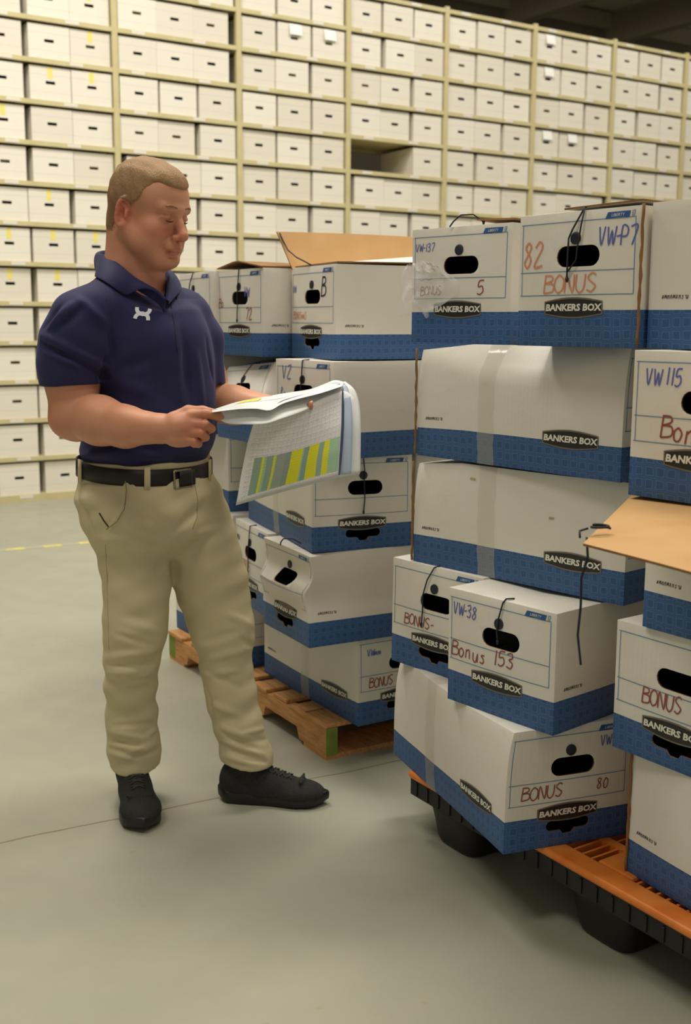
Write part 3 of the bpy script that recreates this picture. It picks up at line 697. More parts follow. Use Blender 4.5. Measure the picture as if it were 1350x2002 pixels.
# torn plastic film on the box numbered 5
def film_mat():
    m = NT('crinkled_clear_film', 0.1, (1, 1, 1), 0.8); m.b.inputs['Alpha'].default_value = 0.20
    m.bump(m.noise(m.coord(), 45, 5, .6), 0.006, 1.0); return m.mat
rnd = random.Random(5); n = 18; rows = []
for i in range(n + 1):
    r = []
    for j in range(n + 1):
        u, v = j / n, i / n; ang = 2 * PI * u
        s = la + .006 - (.0 + .17 * u) * (.45 + .55 * math.sin(PI * min(1, v * 1.1))) ; zz = h * (.72 - .40 * v) + .02 * math.sin(5 * u) * v - .01 * rnd.random()
        r.append((s + .02 * (1 - u) * math.sin(PI * v), .007 + .004 * rnd.random() + .006 * math.sin(7 * u + 5 * v) ** 2, zz))
    rows.append(r)
o = sheet('torn_film', rows, [film_mat(), film_mat()], bx, thick=.0003, smooth=True)

# ---- wooden pallet
wood = NT('raw_pine', 0.75); v = wood.scale(wood.coord(), (1.2, 9, 9)); nn = wood.noise(v, 9, 5, .6)
wood.base(wood.ramp(nn, [(.25, lin((172, 118, 68))), (.55, lin((214, 158, 98))), (.8, lin((226, 180, 126)))])); wood.bump(nn, .001, .5)
green_p = mottled('green_painted_wood', lin((120, 140, 52)), lin((146, 160, 70)), 18, .75)
pr = empty('wooden_pallet', (-.0545, 3.2003, 0), 2.1187)
tag(pr, 'weathered orange-brown wooden pallet with green painted corners under the boxes', 'pallet')
PLL, PLW = 1.22, 1.016
for k, y in enumerate((0, -PLW / 2 + .02, -PLW + .04)):
    prof = [(0, .014), (.17, .014), (.185, .05), (.40, .05), (.415, .014), (.80, .014), (.815, .05), (1.04, .05), (1.055, .014), (PLL, .014), (PLL, .099), (0, .099)]
    mb = MB(); mb.prism(prof, y - .038, y); o = mb.build('stringer', [wood.mat], pr)
    mb = MB(); o_ = MB(); o_.bb((-.0015, y - .039, .013), (.0, y + .001, .0992)); q_ = o_.build('green_paint', [green_p], o); mb.bb((PLL - .055, y, .013), (PLL + .0015, y + .0012, .0992)); mb.bb((PLL, y - .039, .013), (PLL + .0015, y + .001, .0992))
    o = mb.build('green_paint', [green_p], o)
rnd = random.Random(3)
xs = [0.0, .125, .26, .385, .52, .655, .79, .93, 1.085]
for i, x in enumerate(xs):
    wd = .135 if i in (0, 8) else .088; mb = MB(); mb.bb((x, -PLW + rnd.uniform(-.006, .006), .099), (x + wd, .002 + rnd.uniform(-.006, .006), ZM)); o = mb.build('deck_board', [wood.mat], pr); bevel(o, .0025, 1)
for i, x in enumerate((0.0, .50, 1.08)):
    mb = MB(); mb.bb((x, -PLW, 0), (x + .14, .0, .014)); o = mb.build('bottom_board', [wood.mat], pr)

# ---- plastic pallet, orange deck on black base
def plastic(name, c1, c2, r=.45):
    return mottled(name, c1, c2, 14, r, 0.0006, spec=.45)
orange = plastic('scuffed_orange_plastic', lin((222, 118, 38)), lin((242, 148, 64)), .4); black_p = plastic('black_plastic', lin((21, 21, 20)), lin((32, 31, 29)), .5)
yawp = math.atan2(1.948 - 2.70, .649 - .163)
pp = empty('plastic_pallet', (.163, 2.715, 0), yawp)      # x along the aisle edge toward the camera, y toward the back
tag(pp, 'orange topped plastic pallet with black base and cup feet', 'pallet')
PX, PY, PT = 1.32, 1.10, ZP
mb = MB()
rim = .058
def frame_ring(mb, x0, x1, y0, y1, w_, z0, z1, mi=0):
    mb.bb((x0, y0, z0), (x1, y0 + w_, z1), mi); mb.bb((x0, y1 - w_, z0), (x1, y1, z1), mi)
    mb.bb((x0, y0 + w_, z0), (x0 + w_, y1 - w_, z1), mi); mb.bb((x1 - w_, y0 + w_, z0), (x1, y1 - w_, z1), mi)
frame_ring(mb, 0, PX, 0, PY, rim, PT - .018, PT)
for x in (PX * .5 - .05, ): mb.bb((x, rim, PT - .016), (x + .10, PY - rim, PT))
for y in (PY * .5 - .05, ): mb.bb((rim, y, PT - .016), (PX - rim, y + .10, PT - .0005))
o = mb.build('deck_frame', [orange], pp); bevel(o, .006, 2)
mb = MB(); x = rim + .012
while x < PX - rim - .01:
    if abs(x - PX * .5) > .05: 
        for y0, y1 in ((rim, PY * .5 - .05), (PY * .5 + .05, PY - rim)): mb.bb((x, y0, PT - .06), (x + .006, y1, PT - .004))
    x += .026
for y in (.14, .25, .36, .47, .62, .74, .86, .97): mb.bb((rim, y, PT - .05), (PX - rim, y + .022, PT - .002))
o = mb.build('deck_fins', [orange], pp)
mb = MB(); frame_ring(mb, .006, PX - .006, .006, PY - .006, .02, PT - .062, PT - .018); mb.bb((.02, .02, PT - .066), (PX - .02, PY - .02, PT - .06))
x = .03
while x < PX: mb.bb((x, .003, PT - .058), (x + .006, .0062, PT - .024)); x += .045
o = mb.build('black_base', [black_p], pp)
def cup(cx, cy, wx, wy):
    mb = MB(); n = 28; lv = [(PT - .06, 1.0), (PT - .085, .98), (.05, .90), (.014, .84), (.003, .78), (0, .70)]; vs = []
    for z_, k in lv:
        for i in range(n):
            a = 2 * PI * i / n; c, s = math.cos(a), math.sin(a); e = .45
            vs.append((cx + wx / 2 * k * math.copysign(abs(c) ** e, c), cy + wy / 2 * k * math.copysign(abs(s) ** e, s), z_))
    fs = [(l_ * n + i, l_ * n + (i + 1) % n, (l_ + 1) * n + (i + 1) % n, (l_ + 1) * n + i) for l_ in range(len(lv) - 1) for i in range(n)]
    fs += [tuple(range(n))[::-1], tuple((len(lv) - 1) * n + i for i in range(n))]; mb.add(vs, fs)
    return mb
for cx in (.135, .64, 1.17):
    for cy in (.12, .55, .98): cup(cx, cy, .19, .19).build('foot', [black_p], pp, smooth=True)

# ------------------------------------------------------------------ the man: surfaces grown from blended volumes
f32 = np.float32
_cp, _sp, _cr, _sr = math.cos(_p), math.sin(_p), math.cos(_r), math.sin(_r)
def rayd(u, v):
    a, b = u - 675, v - 1001; X = _cr * a + _sr * b; Y = -_sr * a + _cr * b; d, uu = 2178.3, -Y
    return np.array([X, d * _cp + uu * _sp, -d * _sp + uu * _cp])
def at(u, v, y):
    r = rayd(u, v); return np.array([0, 0, 1.3042]) + r * (y / r[1])
class Field:
    def __init__(s, xs, ys, zs):
        s.ax = [np.array(a, f32) for a in (xs, ys, zs)]; s.F = np.full([len(a) for a in s.ax], 0.2, f32)
    def sub(s, lo, hi):
        sl = []
        for a, l_, h_ in zip(s.ax, lo, hi):
            i, j = np.searchsorted(a, l_), np.searchsorted(a, h_); sl.append(slice(max(0, i - 1), min(len(a), j + 1)))
        X, Y, Z = np.meshgrid(*[a[q] for a, q in zip(s.ax, sl)], indexing='ij', sparse=True); return tuple(sl), X, Y, Z
    def put(s, sl, d, k, op):
        G_ = s.F[sl]
        if op == 'u':
            h_ = np.clip(0.5 + 0.5 * (G_ - d) / k, 0, 1); s.F[sl] = G_ * (1 - h_) + d * h_ - k * h_ * (1 - h_)
        elif op == 's':
            h_ = np.clip(0.5 - 0.5 * (G_ + d) / k, 0, 1); s.F[sl] = G_ * (1 - h_) + (-d) * h_ + k * h_ * (1 - h_)
        elif op == 'i': s.F[sl] = np.maximum(G_, d)
    def rc(s, a, b, ra, rb, k=0.015, op='u'):
        a, b = np.array(a, float), np.array(b, float); m = max(ra, rb) + k * 1.2 + .004
        sl, X, Y, Z = s.sub(np.minimum(a, b) - m, np.maximum(a, b) + m); ab = b - a; L2 = max(1e-9, float(ab @ ab))
        t = np.clip(((X - a[0]) * ab[0] + (Y - a[1]) * ab[1] + (Z - a[2]) * ab[2]) / L2, 0, 1)
        d = np.sqrt((X - a[0] - t * ab[0]) ** 2 + (Y - a[1] - t * ab[1]) ** 2 + (Z - a[2] - t * ab[2]) ** 2) - (ra + (rb - ra) * t)
        s.put(sl, d.astype(f32), k, op)
    def chain(s, pts, rs, k=0.015, op='u'):
        for i in range(len(pts) - 1): s.rc(pts[i], pts[i + 1], rs[i], rs[i + 1], k, op)
    def el(s, c, R, r, k=0.015, op='u'):
        """R rows = local axes in world"""
        c = np.array(c, float); R = np.array(R, float); r = np.array(r, float)
        e = np.sqrt(((R * r[:, None]) ** 2).sum(0)) + k * 1.2 + .004
        sl, X, Y, Z = s.sub(c - e, c + e); q = [((X - c[0]) * R[i][0] + (Y - c[1]) * R[i][1] + (Z - c[2]) * R[i][2]) for i in range(3)]
        k0 = np.sqrt(sum((q[i] / r[i]) ** 2 for i in range(3))); k1 = np.sqrt(sum((q[i] / r[i] ** 2) ** 2 for i in range(3))) + 1e-6
        s.put(sl, (k0 * (k0 - 1) / k1).astype(f32), k, op)
    def loft(s, rows, k=0.02, op='u', n=2.4, pad=.03):
        """rows (z, cx, cy, a, b, yaw) bottom to top; a = half width across, b = half depth along facing"""
        R_ = np.array(rows, float); m = R_[:, 3:5].max() + pad
        sl, X, Y, Z = s.sub((R_[:, 1].min() - m, R_[:, 2].min() - m, R_[0, 0] - pad), (R_[:, 1].max() + m, R_[:, 2].max() + m, R_[-1, 0] + pad))
        z = Z.ravel(); zc = np.clip(z, R_[0, 0], R_[-1, 0])
        def ip(c):
            v = np.interp(zc, R_[:, 0], R_[:, c]); 
            if len(v) > 12: # light smoothing of the profile
                kk = np.ones(9) / 9; v = np.convolve(np.pad(v, 4, mode='edge'), kk, 'valid')
            return v[None, None, :]
        cx, cy, a, b, yw = [ip(c) for c in (1, 2, 3, 4, 5)]
        fx, fy = np.sin(yw), -np.cos(yw); dx, dy = X - cx, Y - cy
        w_ = dx * (-fy) + dy * fx; t_ = dx * fx + dy * fy     # across (toward the man's left), along facing
        q = (np.abs(w_) / a) ** n + (np.abs(t_) / b) ** n; q = q ** (1 / n)
        d = (q - 1) * np.minimum(a, b); ov = np.maximum(np.maximum(R_[0, 0] - Z, Z - R_[-1, 0]), 0)
        d = np.where(ov > 0, np.sqrt(np.maximum(d, 0) ** 2 + ov ** 2) + np.minimum(d, 0) * 0, d)
        s.put(sl, d.astype(f32), k, op)
    def half(s, p, n_, lo, hi):       # keep the side the normal points away from
        n_ = np.array(n_, float); n_ /= np.linalg.norm(n_); sl, X, Y, Z = s.sub(lo, hi)
        s.put(sl, ((X - p[0]) * n_[0] + (Y - p[1]) * n_[1] + (Z - p[2]) * n_[2]).astype(f32), 1, 'i')
    def fold(s, a, b, w_, amp, taper=True):
        """a soft ridge (amp>0) or groove (amp<0) running from a to b"""
        a, b = np.array(a, float), np.array(b, float); m = w_ * 2.6
        sl, X, Y, Z = s.sub(np.minimum(a, b) - m, np.maximum(a, b) + m); ab = b - a; L2 = float(ab @ ab)
        t = np.clip(((X - a[0]) * ab[0] + (Y - a[1]) * ab[1] + (Z - a[2]) * ab[2]) / L2, 0, 1)
        d2 = (X - a[0] - t * ab[0]) ** 2 + (Y - a[1] - t * ab[1]) ** 2 + (Z - a[2] - t * ab[2]) ** 2
        g = np.exp(-d2 / (w_ * w_) * 1.2) * ((0.35 + .65 * np.sin(PI * np.clip(t, .0, 1))) if taper else 1)
        s.F[sl] -= (amp * g).astype(f32)
    def foldpath(s, P, w_, amp):
        P = [np.array(p, float) for p in P]; lo = np.min(P, 0) - w_ * 2.4; hi = np.max(P, 0) + w_ * 2.4; sl, X, Y, Z = s.sub(lo, hi)
        best = None; bt = None; n = len(P) - 1
        for i in range(n):
            a, ab = P[i], P[i + 1] - P[i]; L2 = float(ab @ ab) + 1e-9
            t = np.clip(((X - a[0]) * ab[0] + (Y - a[1]) * ab[1] + (Z - a[2]) * ab[2]) / L2, 0, 1)
            d2 = (X - a[0] - t * ab[0]) ** 2 + (Y - a[1] - t * ab[1]) ** 2 + (Z - a[2] - t * ab[2]) ** 2; tt = (i + t) / n
            if best is None: best, bt = d2, tt
            else: m = d2 < best; best = np.where(m, d2, best); bt = np.where(m, tt, bt)
        s.F[sl] -= (amp * np.exp(-best / (w_ * w_) * 1.6) * (.25 + .75 * np.sin(PI * np.clip(bt, 0, 1)))).astype(f32)
    def fold_px(s, u1, v1, u2, v2, w_, amp, bow=0.0):
        P = []
        for k in range(7):
            t = k / 6; p = s.hit(u1 + (u2 - u1) * t, v1 + (v2 - v1) * t + bow * math.sin(PI * t))
            if p is not None and (not P or np.linalg.norm(p - P[-1]) < .09): P.append(p)
        if len(P) > 2: s.foldpath(P, w_, amp)
    def ripple(s, fn, lo, hi):
        sl, X, Y, Z = s.sub(lo, hi); s.F[sl] -= np.asarray(fn(X, Y, Z), f32)
    def sample(s, p):
        ix = []; fr = []
        for a, c in zip(s.ax, p):
            i = int(np.clip(np.searchsorted(a, c) - 1, 0, len(a) - 2)); ix.append(i); fr.append(float(np.clip((c - a[i]) / (a[i + 1] - a[i]), 0, 1)))
        v = 0.0
        for i in (0, 1):
            for j in (0, 1):
                for k in (0, 1):
                    v += s.F[ix[0] + i, ix[1] + j, ix[2] + k] * (fr[0] if i else 1 - fr[0]) * (fr[1] if j else 1 - fr[1]) * (fr[2] if k else 1 - fr[2])
        return v
    def hit(s, u, v, y0=2.35, y1=3.3, off=0.0):
        r = rayd(u, v); r = r / r[1]; o = np.array([0, 0, 1.3042]); y = y0
        while y < y1:
            if s.sample(o + r * y) < 0:
                lo, hi = y - .006, y
                for _ in range(10):
                    m = (lo + hi) / 2
                    if s.sample(o + r * m) < 0: hi = m
                    else: lo = m
                return o + r * (lo - off)
            y += .006
        return None
    def grad(s, p, e=.004):
        g = np.array([s.sample(p + np.eye(3)[i] * e) - s.sample(p - np.eye(3)[i] * e) for i in range(3)]); return g / (np.linalg.norm(g) + 1e-9)
    def mesh(s, name, smooth=2):
        F = s.F; F[0] = F[-1] = .1; F[:, 0] = F[:, -1] = .1; F[:, :, 0] = F[:, :, -1] = .1
        ins = F < 0; nx, ny, nz = F.shape
        c = ins[:-1, :-1, :-1].astype(np.int8)
        for dx in (0, 1):
            for dy in (0, 1):
                for dz in (0, 1):
                    if dx or dy or dz: c = c + ins[dx:nx - 1 + dx, dy:ny - 1 + dy, dz:nz - 1 + dz]
        act = (c > 0) & (c < 8); I = np.argwhere(act); idx = np.full(act.shape, -1, np.int32); idx[act] = np.arange(len(I))
        acc = np.zeros((len(I), 3)); cnt = np.zeros(len(I)); cor = [(i, j, k) for i in (0, 1) for j in (0, 1) for k in (0, 1)]
        val = {q: F[I[:, 0] + q[0], I[:, 1] + q[1], I[:, 2] + q[2]].astype(float) for q in cor}
        for q in cor:
            for ax in range(3):
                if q[ax]: continue
                r = list(q); r[ax] = 1; r = tuple(r); a, b = val[q], val[r]; m = (a < 0) != (b < 0); t = np.where(m, a / np.where(m, a - b, 1), 0)
                pos = np.array(q, float)[None, :].repeat(len(I), 0); pos[:, ax] += t; acc[m] += pos[m]; cnt[m] += 1
        P = acc / cnt[:, None]; V = np.empty_like(P)
        for ax in range(3):
            a = s.ax[ax].astype(float); V[:, ax] = a[I[:, ax]] + P[:, ax] * (a[I[:, ax] + 1] - a[I[:, ax]])
        faces = []
        for ax in range(3):
            o1, o2 = [(1, 2), (2, 0), (0, 1)][ax]
            A = [slice(1, -1)] * 3; A[ax] = slice(0, -1); B = [slice(1, -1)] * 3; B[ax] = slice(1, None)
            sa, sb = ins[tuple(A)], ins[tuple(B)]; E_ = np.argwhere(sa != sb); 
            if not len(E_): continue
            E_ = E_ + np.array([0 if q == ax else 1 for q in range(3)]); d1 = np.eye(3, dtype=int)[o1]; d2 = np.eye(3, dtype=int)[o2]
            q = [E_, E_ - d1, E_ - d1 - d2, E_ - d2]; ids = np.stack([idx[p[:, 0], p[:, 1], p[:, 2]] for p in q], 1)
            inn = ins[E_[:, 0], E_[:, 1], E_[:, 2]]; ids[~inn] = ids[~inn][:, ::-1]; faces.append(ids)
        Fc = np.concatenate(faces)
        # a little relaxation evens out the grid
        for _ in range(smooth):
            S_ = np.zeros_like(V); n_ = np.zeros(len(V))
            for k in range(4):
                a, b = Fc[:, k], Fc[:, (k + 1) % 4]
                for q in range(3): S_[:, q] += np.bincount(a, V[b, q], len(V)) + np.bincount(b, V[a, q], len(V))
                n_ += np.bincount(a, minlength=len(V)) + np.bincount(b, minlength=len(V))
            V = V * .5 + (S_ / np.maximum(n_, 1)[:, None]) * .5
        me = bpy.data.meshes.new(name); me.vertices.add(len(V)); me.vertices.foreach_set('co', V.ravel())
        me.loops.add(len(Fc) * 4); me.loops.foreach_set('vertex_index', Fc.ravel().astype(np.int32)); me.polygons.add(len(Fc))
        me.polygons.foreach_set('loop_start', np.arange(0, len(Fc) * 4, 4, dtype=np.int32)); me.polygons.foreach_set('use_smooth', np.ones(len(Fc), bool)); me.update(calc_edges=True)
        s.V = V; return me
def axis(*segs):
    """(start, end, step) pieces joined into one increasing axis"""
    out = []
    for a, b, st in segs: n = max(1, int(round((b - a) / st))); out += list(np.linspace(a, b, n, endpoint=False))
    return out + [segs[-1][1]]
def nrmv(v): v = np.array(v, float); return v / np.linalg.norm(v)

man = empty('person', (-0.42, 2.93, 0)); tag(man, 'man in a navy polo shirt and khaki trousers standing and reading a printout', 'person')
def own(o): o.parent = man; o.matrix_parent_inverse = Matrix.Translation((0.42, -2.93, 0)); return o

# ---- body frame
TH = math.radians(40); PH = math.radians(47)
fT = np.array([math.sin(TH), -math.cos(TH), 0]); rT = np.array([-math.cos(TH), -math.sin(TH), 0])   # facing, toward his right
# head frame
hy, hp, hr_ = math.radians(58), math.radians(12), math.radians(2)
hf0 = np.array([math.sin(hy), -math.cos(hy), 0]); hl = np.array([math.cos(hy), math.sin(hy), 0])      # local x: his left
hfw = hf0 * math.cos(hp) + np.array([0, 0, -math.sin(hp)]); hup = np.cross(hfw, hl)
HC = at(291, 415, 2.915)
HS = 1.06
HR = np.array([hl, hfw, hup])
def H(x, y, z): return HC + HS * (hl * x + hfw * y + hup * z)

body = Field(axis((-1.0, -.08, .0030)), axis((2.46, 3.26, .0030)), axis((-.01, 0.90, .012), (.90, 1.02, .006), (1.02, 1.24, .0028), (1.24, 1.40, .006), (1.40, 1.76, .0024)))
B = body
def both(fn):
    for sg in (-1, 1): fn(sg)
# torso and legs under the clothes
shR, shL = at(154, 618, 2.80), at(370, 618, 3.05)
B.loft([(.90, -.515, 2.955, .165, .115, PH), (1.05, -.52, 2.955, .165, .115, PH), (1.2, -.535, 2.95, .155, .105, TH), (1.30, -.54, 2.95, .125, .085, TH), (1.36, -.54, 2.95, .06, .05, TH)], .02)
B.rc(at(235, 985, 2.89), at(265, 1240, 2.86), .075, .05); B.rc(at(265, 1240, 2.86), at(270, 1490, 2.93), .05, .036); B.rc(at(335, 985, 3.0), at(430, 1240, 2.95), .075, .05); B.rc(at(430, 1240, 2.95), at(478, 1485, 2.93), .05, .036)
B.rc(at(270, 1490, 2.93), (-.588, 2.945, .06), .034, .026); B.rc(at(478, 1485, 2.93), (-.285, 2.918, .06), .034, .026)
# neck
nb = at(262, 560, 2.95)
B.rc(nb - np.array([0, 0, .05]), H(0, -.030, -.075), .072, .060, .03)
B.rc(nb + fT * .03 - np.array([0, 0, .04]), H(0, .018, -.085), .052, .043, .03)
B.rc(nb + rT * .07 - np.array([0, 0, .03]), H(0, -.05, -.03), .03, .045, .03); B.rc(nb - rT * .07 - np.array([0, 0, .03]), H(0, -.05, -.03), .03, .045, .03)
B.rc(nb - fT * .02 - np.array([0, 0, .02]), H(0, -.06, -.03), .05, .05, .03)
# head
B.el(H(0, -.012, .030), HR, np.array((.077, .101, .088)) * HS, .02)
B.el(H(0, .042, .040), HR, np.array((.066, .050, .058)) * HS, .02)
B.el(H(0, .030, -.035), HR, np.array((.063, .058, .078)) * HS, .02)
def face(sg):
    B.rc(H(sg * .058, -.010, -.045), H(sg * .026, .066, -.098), .024 * HS, .021 * HS, .022)
    B.el(H(sg * .041, .056, -.034), HR, np.array((.027, .028, .028)) * HS, .016)
    B.el(H(sg * .044, .040, -.068), HR, np.array((.027, .036, .030)) * HS, .018)
    B.rc(H(sg * .008, .0885, .020), H(sg * .042, .078, .021), .0105 * HS, .011 * HS, .012)
both(face)
B.el(H(0, .080, -.100), HR, np.array((.025, .017, .016)) * HS, .016)
B.el(H(0, .035, -.106), HR, np.array((.042, .045, .022)) * HS, .02)     # soft under-chin
both(lambda sg: B.el(H(sg * .0315, .100, -.0005), HR, np.array((.019, .0155, .0125)) * HS, .012, 's'))
both(lambda sg: B.el(H(sg * .0315, .0775, -.0015), HR, np.array((.0155, .0135, .0125)) * HS, .005))
both(lambda sg: B.rc(H(sg * .018, .092, -.008), H(sg * .045, .083, -.006), .0026 * HS, .0026 * HS, .003, 's'))   # lowered lid crease
both(lambda sg: B.rc(H(sg * .020, .0945, .0075), H(sg * .045, .084, .0075), .0022 * HS, .0022 * HS, .004, 's'))
B.chain([H(0, .0895, .012), H(0, .0985, -.012), H(0, .1125, -.034)], [.0085 * HS, .0090 * HS, .0125 * HS], .010)
B.el(H(0, .1155, -.0385), HR, np.array((.0125, .0115, .0110)) * HS, .006)
both(lambda sg: B.el(H(sg * .0130, .1025, -.0435), HR, np.array((.0085, .0110, .0080)) * HS, .005))
both(lambda sg: B.rc(H(sg * .0065, .112, -.052), H(sg * .0065, .106, -.046), .0033 * HS, .002, .002, 's'))
both(lambda sg: B.rc(H(sg * .021, .093, -.045), H(sg * .033, .080, -.072), .0026 * HS, .0022 * HS, .008, 's'))       # smile fold
B.el(H(0, .0875, -.066), HR, np.array((.028, .0155, .018)) * HS, .010)
B.el(H(0, .0975, -.0705), HR, np.array((.0205, .0045, .0040)) * HS, .005)
B.el(H(0, .0955, -.0815), HR, np.array((.0190, .0050, .0048)) * HS, .005)
B.chain([H(-.026, .086, -.078), H(-.010, .1015, -.0758), H(.010, .1015, -.0758), H(.026, .086, -.078)], [.0022 * HS] * 4, .0025, 's')
B.chain([H(-.014, .0955, -.0905), H(.014, .0955, -.0905)], [.004, .004], .008, 's')
def ear(sg):
    Rr = np.array([hl * sg, nrmv(hfw * .95 + hup * .25 + hl * sg * -.30), hup]); Rr[1] = nrmv(Rr[1]); 
    c = H(sg * .0775, -.010, -.010); a0 = nrmv(Rr[1]); n0 = nrmv(np.cross(a0, hup)) ; n0 = n0 if n0 @ (hl * sg) > 0 else -n0
    E3 = np.array([n0, a0, nrmv(np.cross(n0, a0))])
    pts = []
    for k in range(15):
        t = -2.2 + k * 4.3 / 14; pts.append(c + a0 * (-.0118 * math.cos(t)) * HS + hup * (.0300 * math.sin(t) + (.004 if t > 0 else 0)) * HS + n0 * (.006 + .004 * math.cos(t)) * HS)
    B.el(c + n0 * .001, E3, np.array((.006, .0135, .028)) * HS, .006)
    B.el(c + n0 * .0080 + a0 * .001 + hup * .001, E3, np.array((.0085, .0075, .0165)) * HS, .004, 's')
    B.chain(pts, [.0042 * HS] * 15, .004)
    B.el(c - hup * .029 * HS + a0 * .004 + n0 * .003, E3, np.array((.0050, .0085, .0105)) * HS, .005)
    B.rc(c + a0 * .012 + hup * .002 + n0 * .004, c + a0 * .010 - hup * .010 + n0 * .005, .004, .004, .004)
    B.chain([c - a0 * .006 + hup * .012 + n0 * .0055, c - a0 * .0095 - hup * .002 + n0 * .006, c - a0 * .004 - hup * .016 + n0 * .006], [.0032] * 3, .003)
both(ear)
# arms
elR, wrR = at(141, 812, 2.785), at(315, 838, 2.625)
B.chain([at(150, 640, 2.80), at(140, 740, 2.79), elR], [.068, .0645, .055], .02)
B.rc(elR + np.array([-.012, .01, -.012]), elR + np.array([.01, 0, -.02]), .046, .045, .02)
B.chain([elR + np.array([.01, 0, .005]), at(195, 822, 2.735), at(245, 834, 2.69), wrR], [.055, .0590, .049, .0345], .02)
elL, wrL = at(416, 787, 3.04), at(545, 800, 2.93)
B.chain([at(385, 660, 3.07), at(400, 740, 3.08), elL], [.06, .056, .052], .02)
B.chain([elL, at(458, 792, 3.01), wrL], [.054, .050, .031], .02)
# his right hand: closed round the edge of the printout, thumb on top
def finger(pts, rs, k=.0035): B.chain(pts, rs, k)
yh = 2.60
palm = at(347, 838, yh + .01)
pv = nrmv(at(385, 826, yh - .02) - wrR)
B.rc(wrR, at(347, 838, yh + .012), .031, .033, .014); B.rc(at(340, 824, yh + .01), at(376, 819, yh), .020, .019, .010); B.rc(at(342, 850, yh + .01), at(366, 856, yh + .0), .021, .019, .010)
B.rc(at(352, 834, yh), at(378, 832, yh - .005), .024, .022, .010)
B.el(at(348, 862, yh + .005), np.eye(3), (.026, .020, .015), .012)
R1 = .0098
finger([at(374, 812, yh - .005), at(402, 809, yh - .022), at(424, 814, yh - .012), at(432, 817, yh + .012)], [.0120, .0108, .0098, .0085])       # index
finger([at(374, 828, yh - .012), at(401, 830, yh - .030), at(413, 838, yh - .016), at(405, 843, yh + .010)], [.0118, .0108, .0098, .0088])     # middle
finger([at(370, 844, yh - .010), at(393, 847, yh - .029), at(402, 855, yh - .015), at(392, 859, yh + .008)], [.0112, .0102, .0092, .0082])     # ring
finger([at(362, 858, yh - .004), at(381, 863, yh - .020), at(388, 869, yh - .008), at(378, 870, yh + .010)], [.0100, .0090, .0082, .0072])     # little
finger([at(340, 818, yh + .012), at(368, 804, yh + .014), at(396, 803, yh + .010), at(426, 808, yh + .006)], [.0165, .0138, .0112, .0088], .006)  # thumb
# his left hand: palm under the printout, fingers reaching to the right
yl = 2.90
B.rc(wrL, at(572, 802, yl), .028, .026, .012); B.rc(at(565, 797, yl + .02), at(582, 799, yl + .02), .020, .018, .01); B.rc(at(565, 806, yl - .02), at(582, 806, yl - .02), .018, .016, .01)
for (u0, v0, dy, L_) in ((585, 796, .034, 34), (587, 799, .014, 40), (586, 802, -.008, 37), (582, 806, -.028, 28)):
    if dy == -.008: finger([at(587, 801, yl - .005), at(598, 801, 2.835), at(610, 790, 2.80)], [.0110, .0110, .0095]); continue
    finger([at(u0, v0, yl + dy), at(u0 + L_ * .5, v0 - 2, yl + dy - .004), at(u0 + L_ * .82, v0 - 9, yl + dy - .008)], [.0105, .0095, .0078])
finger([at(556, 796, yl + .03), at(572, 786, yl + .035), at(590, 782, yl + .03)], [.015, .012, .009])
# muscle and vein hints
B.fold(at(205, 795, 2.66), at(275, 818, 2.63), .014, .0015); B.fold(at(180, 775, 2.72), at(197, 800, 2.70), .008, -.003)
skin_me = body.mesh('person_body')
# redness of ears, nose, cheeks, elbows and knuckles is in the skin itself
V = body.V; red = np.zeros(len(V))
for c, r, w_ in ((H(0, .112, -.040), .026, .8), (H(.045, .065, -.036), .034, .5), (H(-.045, .065, -.036), .034, .6), (H(-.085, -.012, -.008), .040, .9), (H(.085, -.012, -.008), .04, .9), (H(0, .09, -.10), .02, .35), (H(0, .1, -.076), .022, .55),
                 (elR + np.array([-.04, 0, -.03]), .06, .5), (at(395, 845, 2.57), .05, .5), (at(430, 812, 2.6), .03, .5), (at(605, 790, 2.88), .05, .9), (nb + np.array([.03, -.06, 0]), .08, .35)):
    red = np.maximum(red, w_ * np.exp(-((V - c) ** 2).sum(1) / (r * r)))
shade = np.zeros(len(V))
q = (V - HC) @ HR.T / HS
stub = np.clip((-.035 - q[:, 2]) / .03, 0, 1) * np.clip((q[:, 1] + .01) / .03, 0, 1) * (np.linalg.norm(q, axis=1) < .15); shade = stub * .35
temple = np.exp(-((np.abs(q[:, 0]) - .070) / .014) ** 2 - ((q[:, 1] - .030) / .020) ** 2 - ((q[:, 2] - .022) / .030) ** 2); shade = np.maximum(shade, temple * .9)
nape = np.exp(-((q[:, 1] + .075) / .03) ** 2 - ((q[:, 2] + .07) / .020) ** 2); shade = np.maximum(shade, nape * .6)
lips = ((np.abs(q[:, 0]) < .023) & (np.abs(q[:, 2] + .0762) < .0105 - .16 * np.abs(q[:, 0])) & (q[:, 1] > .085)).astype(float)
a = skin_me.attributes.new('tone', 'FLOAT_VECTOR', 'POINT'); a.data.foreach_set('vector', np.stack([red, shade, lips], 1).ravel().astype(f32))
m = NT('skin', 0.48, spec=.4); t = m.sep(m.attr('tone')); pv_ = m.coord()
c = m.mix(m.noise(pv_, 14, 5, .6), lin((216, 158, 126)), lin((204, 142, 110)))
c = m.mix(m.math('MULTIPLY', m.noise(pv_, 55, 4, .6), .25), c, lin((172, 108, 80)))
c = m.mix(m.math('MULTIPLY', t[0], .75), c, lin((196, 98, 78))); c = m.mix(m.math('MULTIPLY', t[1], .45), c, lin((150, 108, 78))); c = m.mix(m.math('MULTIPLY', t[2], .4), c, lin((178, 96, 84)))
m.base(c); m.b.inputs['Subsurface Weight'].default_value = .12; m.b.inputs['Subsurface Radius'].default_value = (.8, .3, .15); m.b.inputs['Subsurface Scale'].default_value = .006
m.bump(m.noise(pv_, 420, 3), .0005, .4)
